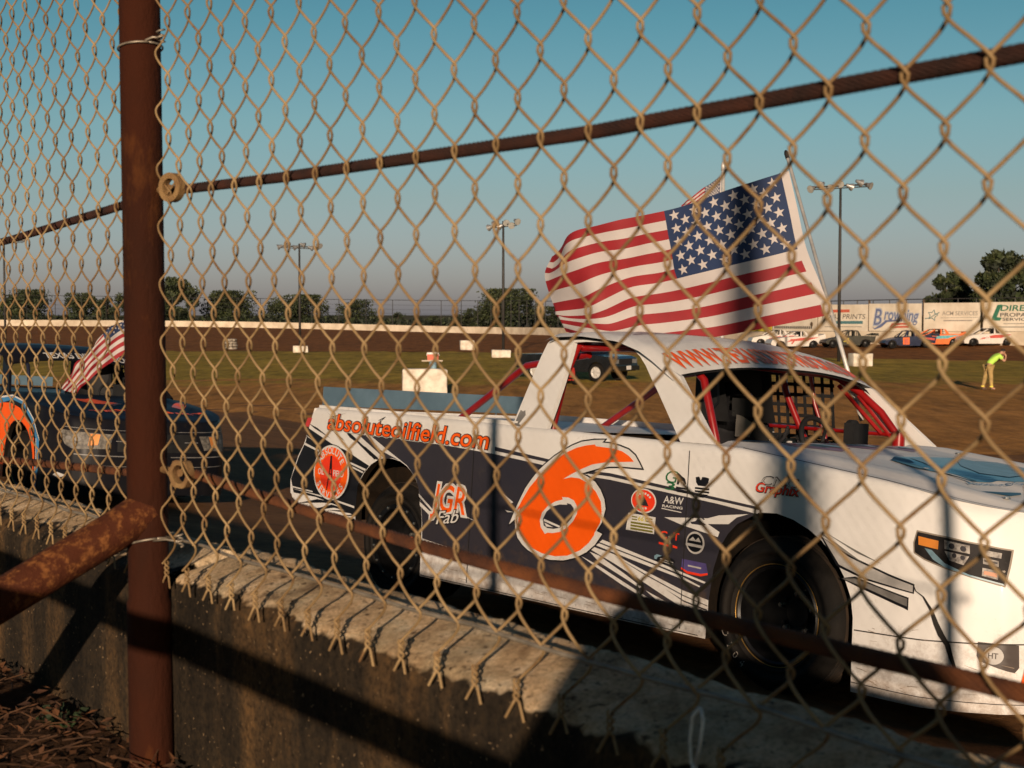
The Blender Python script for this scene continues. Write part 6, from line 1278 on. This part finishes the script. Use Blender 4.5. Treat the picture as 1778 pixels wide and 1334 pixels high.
# ------------------------------------------------------------------ race cars on the far straight
def far_z(x, y):
    best = None
    for k in range(0, 91):
        for j in range(8, 15):
            p = ft(k / 90, j / 14); d = (p[0] - x) ** 2 + (p[1] - y) ** 2
            if best is None or d < best[0]: best = (d, p[2])
    return best[1]
LATE = [(-2.30, .42), (-2.42, .95), (-1.30, .98), (-.95, .98), (1.05, .90), (2.05, .70), (2.18, .40), (2.10, .20), (1.78, .18), (1.72, .42), (1.56, .58), (1.36, .62), (1.16, .58), (1.0, .42), (.94, .17), (-.98, .17), (-1.04, .42), (-1.20, .60), (-1.40, .66), (-1.60, .60), (-1.76, .42), (-1.82, .34)]
MODI = [(-2.05, .38), (-2.15, .92), (-1.2, .95), (-.6, .95), (.35, .90), (.95, .82), (1.95, .62), (2.05, .42), (1.9, .30), (.95, .28), (.90, .22), (-.82, .20), (-.86, .42), (-1.0, .62), (-1.3, .68), (-1.6, .62), (-1.76, .42)]
def race_car(x, y, yaw, kind, paint, label, trim=None, number=None, num_m=None, num_bg=None, spoiler=True, sp_m=None):
    z = far_z(x, y); root = thing('race_car', label, 'race car', (x, y, z - .01), (0, 0, yaw), 'race cars on the far straight')
    hw = .92 if kind == 'late' else .80; o_ = LATE if kind == 'late' else MODI
    m = MB(); m.prism(o_, lambda a, b: Vector((a, -hw + .06 * max(0, b - .6), b)), lambda a, b: Vector((a, hw - .06 * max(0, b - .6), b))); m.build('body', paint, root)
    c = [(-1.05, .975), (-.80, 1.34), (-.62, 1.38), (.02, 1.38), (.18, 1.33), (.92, .925)] if kind == 'late' else [(-.95, .945), (-.75, 1.36), (-.55, 1.41), (.0, 1.41), (.15, 1.36), (.50, .90)]
    # roof on pillars so that one can look through the cab
    for s in (-1, 1):
        yy = lambda b: s * ((hw - .08) - .28 * (b - .93))
        m = MB()
        m.prism([c[0], c[1], c[2], (c[2][0] + .06, c[2][1] - .06), (c[1][0] + .10, c[1][1] - .03), (c[0][0] + .26, c[0][1])], lambda a, b: Vector((a, yy(b), b)), lambda a, b: Vector((a, yy(b) - s * .05, b)))
        m.prism([(c[4][0] - .10, c[4][1] - .02), c[4], c[5], (c[5][0] - .16, c[5][1])], lambda a, b: Vector((a, yy(b), b)), lambda a, b: Vector((a, yy(b) - s * .05, b))); m.prism([(-.42, .95), (-.46, 1.37), (-.36, 1.37), (-.30, .95)], lambda a, b: Vector((a, yy(b), b)), lambda a, b: Vector((a, yy(b) - s * .05, b))); m.build('pillar', paint, root)
        car_wheel(root, (1.36 if kind == 'late' else 1.45, s * (.78 if kind == 'late' else .86), .33), s, .33, .26, rim_b, 18); car_wheel(root, (-1.40 if kind == 'late' else -1.31, s * (.76 if kind == 'late' else .84), .34), s, .34, .30, rim_b, 18)
        if trim:
            m = MB(); m.poly([(-1.9, .90), (-.3, .86), (.6, .66), (.9, .50), (.2, .60), (-.9, .62), (-1.0, .68)] if kind == 'late' else [(-2.0, .80), (-1.2, .84), (-1.2, .72), (-2.0, .62)], lambda a, b: Vector((a, s * (hw + .012 - .06 * max(0, b - .6)), b))); m.build('side_stripe', trim, root)
        if number:
            if num_bg: m = MB(); m.poly([(.05, .30), (.05, .86), (.58, .84), (.58, .30)], lambda a, b: Vector((a, s * (hw + .018 - .06 * max(0, b - .6)), b))); m.build('number_panel', num_bg, root)
            m = MB(); vs, fs = text_geo(number, .02); e = TEXT_EXT[(number, .02)]; W_ = .50 if num_bg is None else .32
            m.add([(.31 + s * (-(v[0] - (e[0] + e[1]) / 2) * W_ / (e[1] - e[0])) * -1 if False else .31 + (v[0] - (e[0] + e[1]) / 2) * W_ / (e[1] - e[0]) * (-s), s * (hw + .026), .36 + v[1] * .58) for v in vs], fs); m.build('number', num_m, root)
    m = MB(); m.grid(6, 4, lambda u, v: Vector((lerp(c[1][0] - .02, c[4][0] + .02, u), lerp(-1, 1, v) * ((hw - .08) - .28 * .42), lerp(c[1][1], c[4][1], u) + .05 * math.sin(u * math.pi) + .012))); m.build('roof', paint, root, True)
    m = MB(); m.box((-.25, 0, .60), (2.0, hw * 1.7, .60)); m.tube([(-.62, -.5, .9), (-.62, -.5, 1.34), (-.62, .5, 1.34), (-.62, .5, .9)], .03, 6); m.tube([(-.62, .5, 1.34), (.1, .5, 1.32), (.75, .6, .9)], .03, 6); m.tube([(-.62, -.5, 1.34), (.1, -.5, 1.32), (.75, -.6, .9)], .03, 6); m.box((-.45, .2, 1.02), (.12, .42, .5)); m.build('cockpit', black_m, root)
    if spoiler: m = MB(); m.box((-2.36, 0, 1.06), (.05, hw * 1.94, .22)); m.prism([(-2.42, .95), (-1.75, .97), (-2.36, 1.17)], lambda a, b: Vector((a, -hw, b)), lambda a, b: Vector((a, -hw + .02, b))); m.prism([(-2.42, .95), (-1.75, .97), (-2.36, 1.17)], lambda a, b: Vector((a, hw, b)), lambda a, b: Vector((a, hw - .02, b))); m.build('spoiler', sp_m or paint, root)
    return root
w_car = mat('white_car_paint', (.66, .61, .56), .35, 0, var=.05, coat=.2); r_car = mat('faded_red_car_paint', (.52, .07, .05), .4, 0, var=.1); dkb = mat('dark_blue_car_paint', (.012, .020, .055), .35, 0, var=.15, coat=.3); dk_ol = mat('dark_olive_car_paint', (.035, .032, .018), .5, 0, var=.3); org_c = mat('orange_car_paint', (.80, .16, .03), .4, 0, var=.1); tq = mat('turquoise_trim', (.10, .38, .42), .4, 0)
race_car(23.0, 126.5, R_(183), 'late', w_car, 'white race car with a black tail, half hidden by the cab roof', r_car, sp_m=black_m)
race_car(23.2, 118.6, R_(186), 'late', w_car, 'white race car with a low red nose, left of the flag pole', r_car, '7', r_car)
race_car(27.2, 117.0, R_(187), 'modi', dk_ol, 'dark muddy open-wheel race car behind the flag pole', None, '4', yellow_v)
race_car(31.1, 113.6, R_(186), 'modi', dkb, 'dark blue race car with an orange number panel', r_car, '1', red_i, org_c)
race_car(33.9, 116.0, R_(184), 'late', org_c, 'orange and turquoise race car behind the dark blue one', tq)
race_car(37.6, 114.3, R_(185), 'late', w_car, 'white and red race car with the number 28 in front of the star sign', r_car, '28', white_d)
race_car(43.6, 118.0, R_(188), 'modi', dk_ol, 'dark race car cut off by the right picture edge')

# ------------------------------------------------------------------ trees
def tree(x, y, top, half_w, seed, label, dens=1.0, base=-1.4, kind='tree', sparse=False):
    r5 = random.Random(seed); h = top - base
    root = thing('tree', label, 'tree', (x, y, base), (0, 0, 0), 'trees beyond the far wall')
    t = MB(); tr = h * .026 + .08; lean = r5.uniform(-.05, .05) * h
    t.tube([(0, 0, -.2), (lean * .3, 0, h * .22), (lean * .7, 0, h * .5), (lean, 0, h * .82)], [tr * 1.25, tr, tr * .6, tr * .18], 8)
    cl = []
    nb = 9 if not sparse else 6
    for k in range(nb):
        a = k * 2.4 + r5.uniform(-.4, .4); hz = h * r5.uniform(.32, .88); rad = half_w * r5.uniform(.45, .92) * math.sqrt(max(.12, 1 - ((hz / h - .5) / .58) ** 2)); e = Vector((math.cos(a) * rad, math.sin(a) * rad * .8, hz)); s0 = Vector((lean * .5, 0, hz * .62))
        t.tube([s0, lerp(s0, e, .55) + Vector((0, 0, .04 * h)), e], [tr * .4, tr * .25, tr * .07], 5); cl.append((e, half_w * r5.uniform(.26, .46)))
    for k in range(int(26 * dens)):
        a = r5.uniform(0, 6.283); hz = h * r5.uniform(.10, .90); rad = half_w * r5.uniform(.10, .90) * math.sqrt(max(.1, 1 - ((hz / h - .46) / .58) ** 2)); cl.append((Vector((math.cos(a) * rad + lean * hz / h, math.sin(a) * rad * .8, hz)), half_w * r5.uniform(.18, .38)))
    cl.append((Vector((lean, 0, h * .90)), half_w * .32))
    t.build('trunk', bark, root, True)
    c = MB(); ls = .034 * h + .10
    for (p, rr) in cl:
        n = int((230 if not sparse else 95) * dens); tone = r5.random()
        for q in range(n):
            d = Vector((r5.gauss(0, 1), r5.gauss(0, 1), r5.gauss(0, .75))); d = d.normalized() * rr * (r5.random() ** .45); q0 = p + d
            if q0.z < h * .05: continue
            if q0.z > h: q0.z = h - r5.random() * .05 * h
            u = Vector((r5.gauss(0, 1), r5.gauss(0, 1), r5.gauss(0, 1))).normalized(); v = u.cross(Vector((r5.gauss(0, 1), r5.gauss(0, 1), r5.gauss(0, 1)))).normalized(); s = ls * r5.uniform(.5, 1.15)
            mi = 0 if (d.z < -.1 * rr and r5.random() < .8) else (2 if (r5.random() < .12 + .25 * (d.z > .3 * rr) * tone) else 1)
            c.add([q0 - u * s, q0 + v * s * .45, q0 + u * s, q0 - v * s * .45], [(0, 1, 2, 3)], mi)
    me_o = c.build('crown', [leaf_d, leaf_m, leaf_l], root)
    return root
T = lambda px_, D: (px_ - 889) / 2500 * D
def topz(py, D): return 1.6 + (545 - py) / 2500 * D
for k, (px_, py, hw, D, lb, sp) in enumerate([
    (38, 503, 52, 300, 'wide dark oak at the far left edge', 0), (150, 509, 40, 310, 'rounded oak left of the post, second from the left edge', 0), (188, 516, 24, 305, 'small oak close beside the left of the post', 0), (240, 500, 36, 300, 'oak standing behind the rusty post', 0),
    (302, 482, 42, 280, 'tallest dark tree of the left row, just right of the post', 0), (398, 505, 50, 292, 'broad oak, second to the right of the post', 0), (510, 512, 56, 300, 'broad low oak behind the left floodlight pole', 0), (620, 520, 38, 300, 'loose open-crowned oak between the two left floodlight poles', 1),
    (692, 542, 14, 300, 'tiny bare shrub left of the fence gap', 1), (757, 548, 16, 290, 'tiny bare shrub beside the big middle tree', 1), (818, 536, 26, 280, 'low bush at the left foot of the big middle tree', 0), (880, 502, 62, 270, 'big dark tree behind the middle floodlight pole', 0), (955, 532, 30, 280, 'low tree touching the left edge of the large flag', 0),
    (1545, 541, 26, 190, 'low scrub showing above the sign with the blue script name', 1), (1650, 472, 44, 172, 'dark tree behind the star sign, left of the largest one', 0), (1738, 434, 52, 160, 'largest dark tree at the right edge', 0), (1800, 455, 50, 165, 'dark tree cut by the right picture edge', 0), (1695, 505, 26, 168, 'low dark tree filling the gap between the right trees', 0)]):
    x, y = T(px_, D), float(D); tree(x, y, topz(py, D), hw / 2500 * D, 40 + k, lb, (1.0 if hw > 30 else .6), -1.4, sparse=bool(sp))

m = MB(); r6 = random.Random(99)
for k in range(5200):
    x = r6.uniform(-125, 12); y = lerp(285, 300, r6.random()) - .1 * abs(x); hgt = 1.2 + 2.4 * (.5 + .5 * noise.noise((x * .11, 0, 3.3))) + 1.2 * max(0, noise.noise((x * .4, 2, 0)))
    z = -1.4 + hgt * r6.random() ** .7; u = Vector((r6.gauss(0, 1), r6.gauss(0, 1), r6.gauss(0, 1))).normalized(); v = u.cross(Vector((r6.gauss(0, 1), r6.gauss(0, 1), r6.gauss(0, 1)))).normalized(); s_ = r6.uniform(.25, .6); c_ = Vector((x, y, z))
    m.add([c_ - u * s_, c_ + v * s_ * .5, c_ + u * s_, c_ - v * s_ * .5], [(0, 1, 2, 3)], r6.choice((0, 0, 1)))
tag(m.build('scrub', [leaf_d, leaf_m]), kind='stuff')
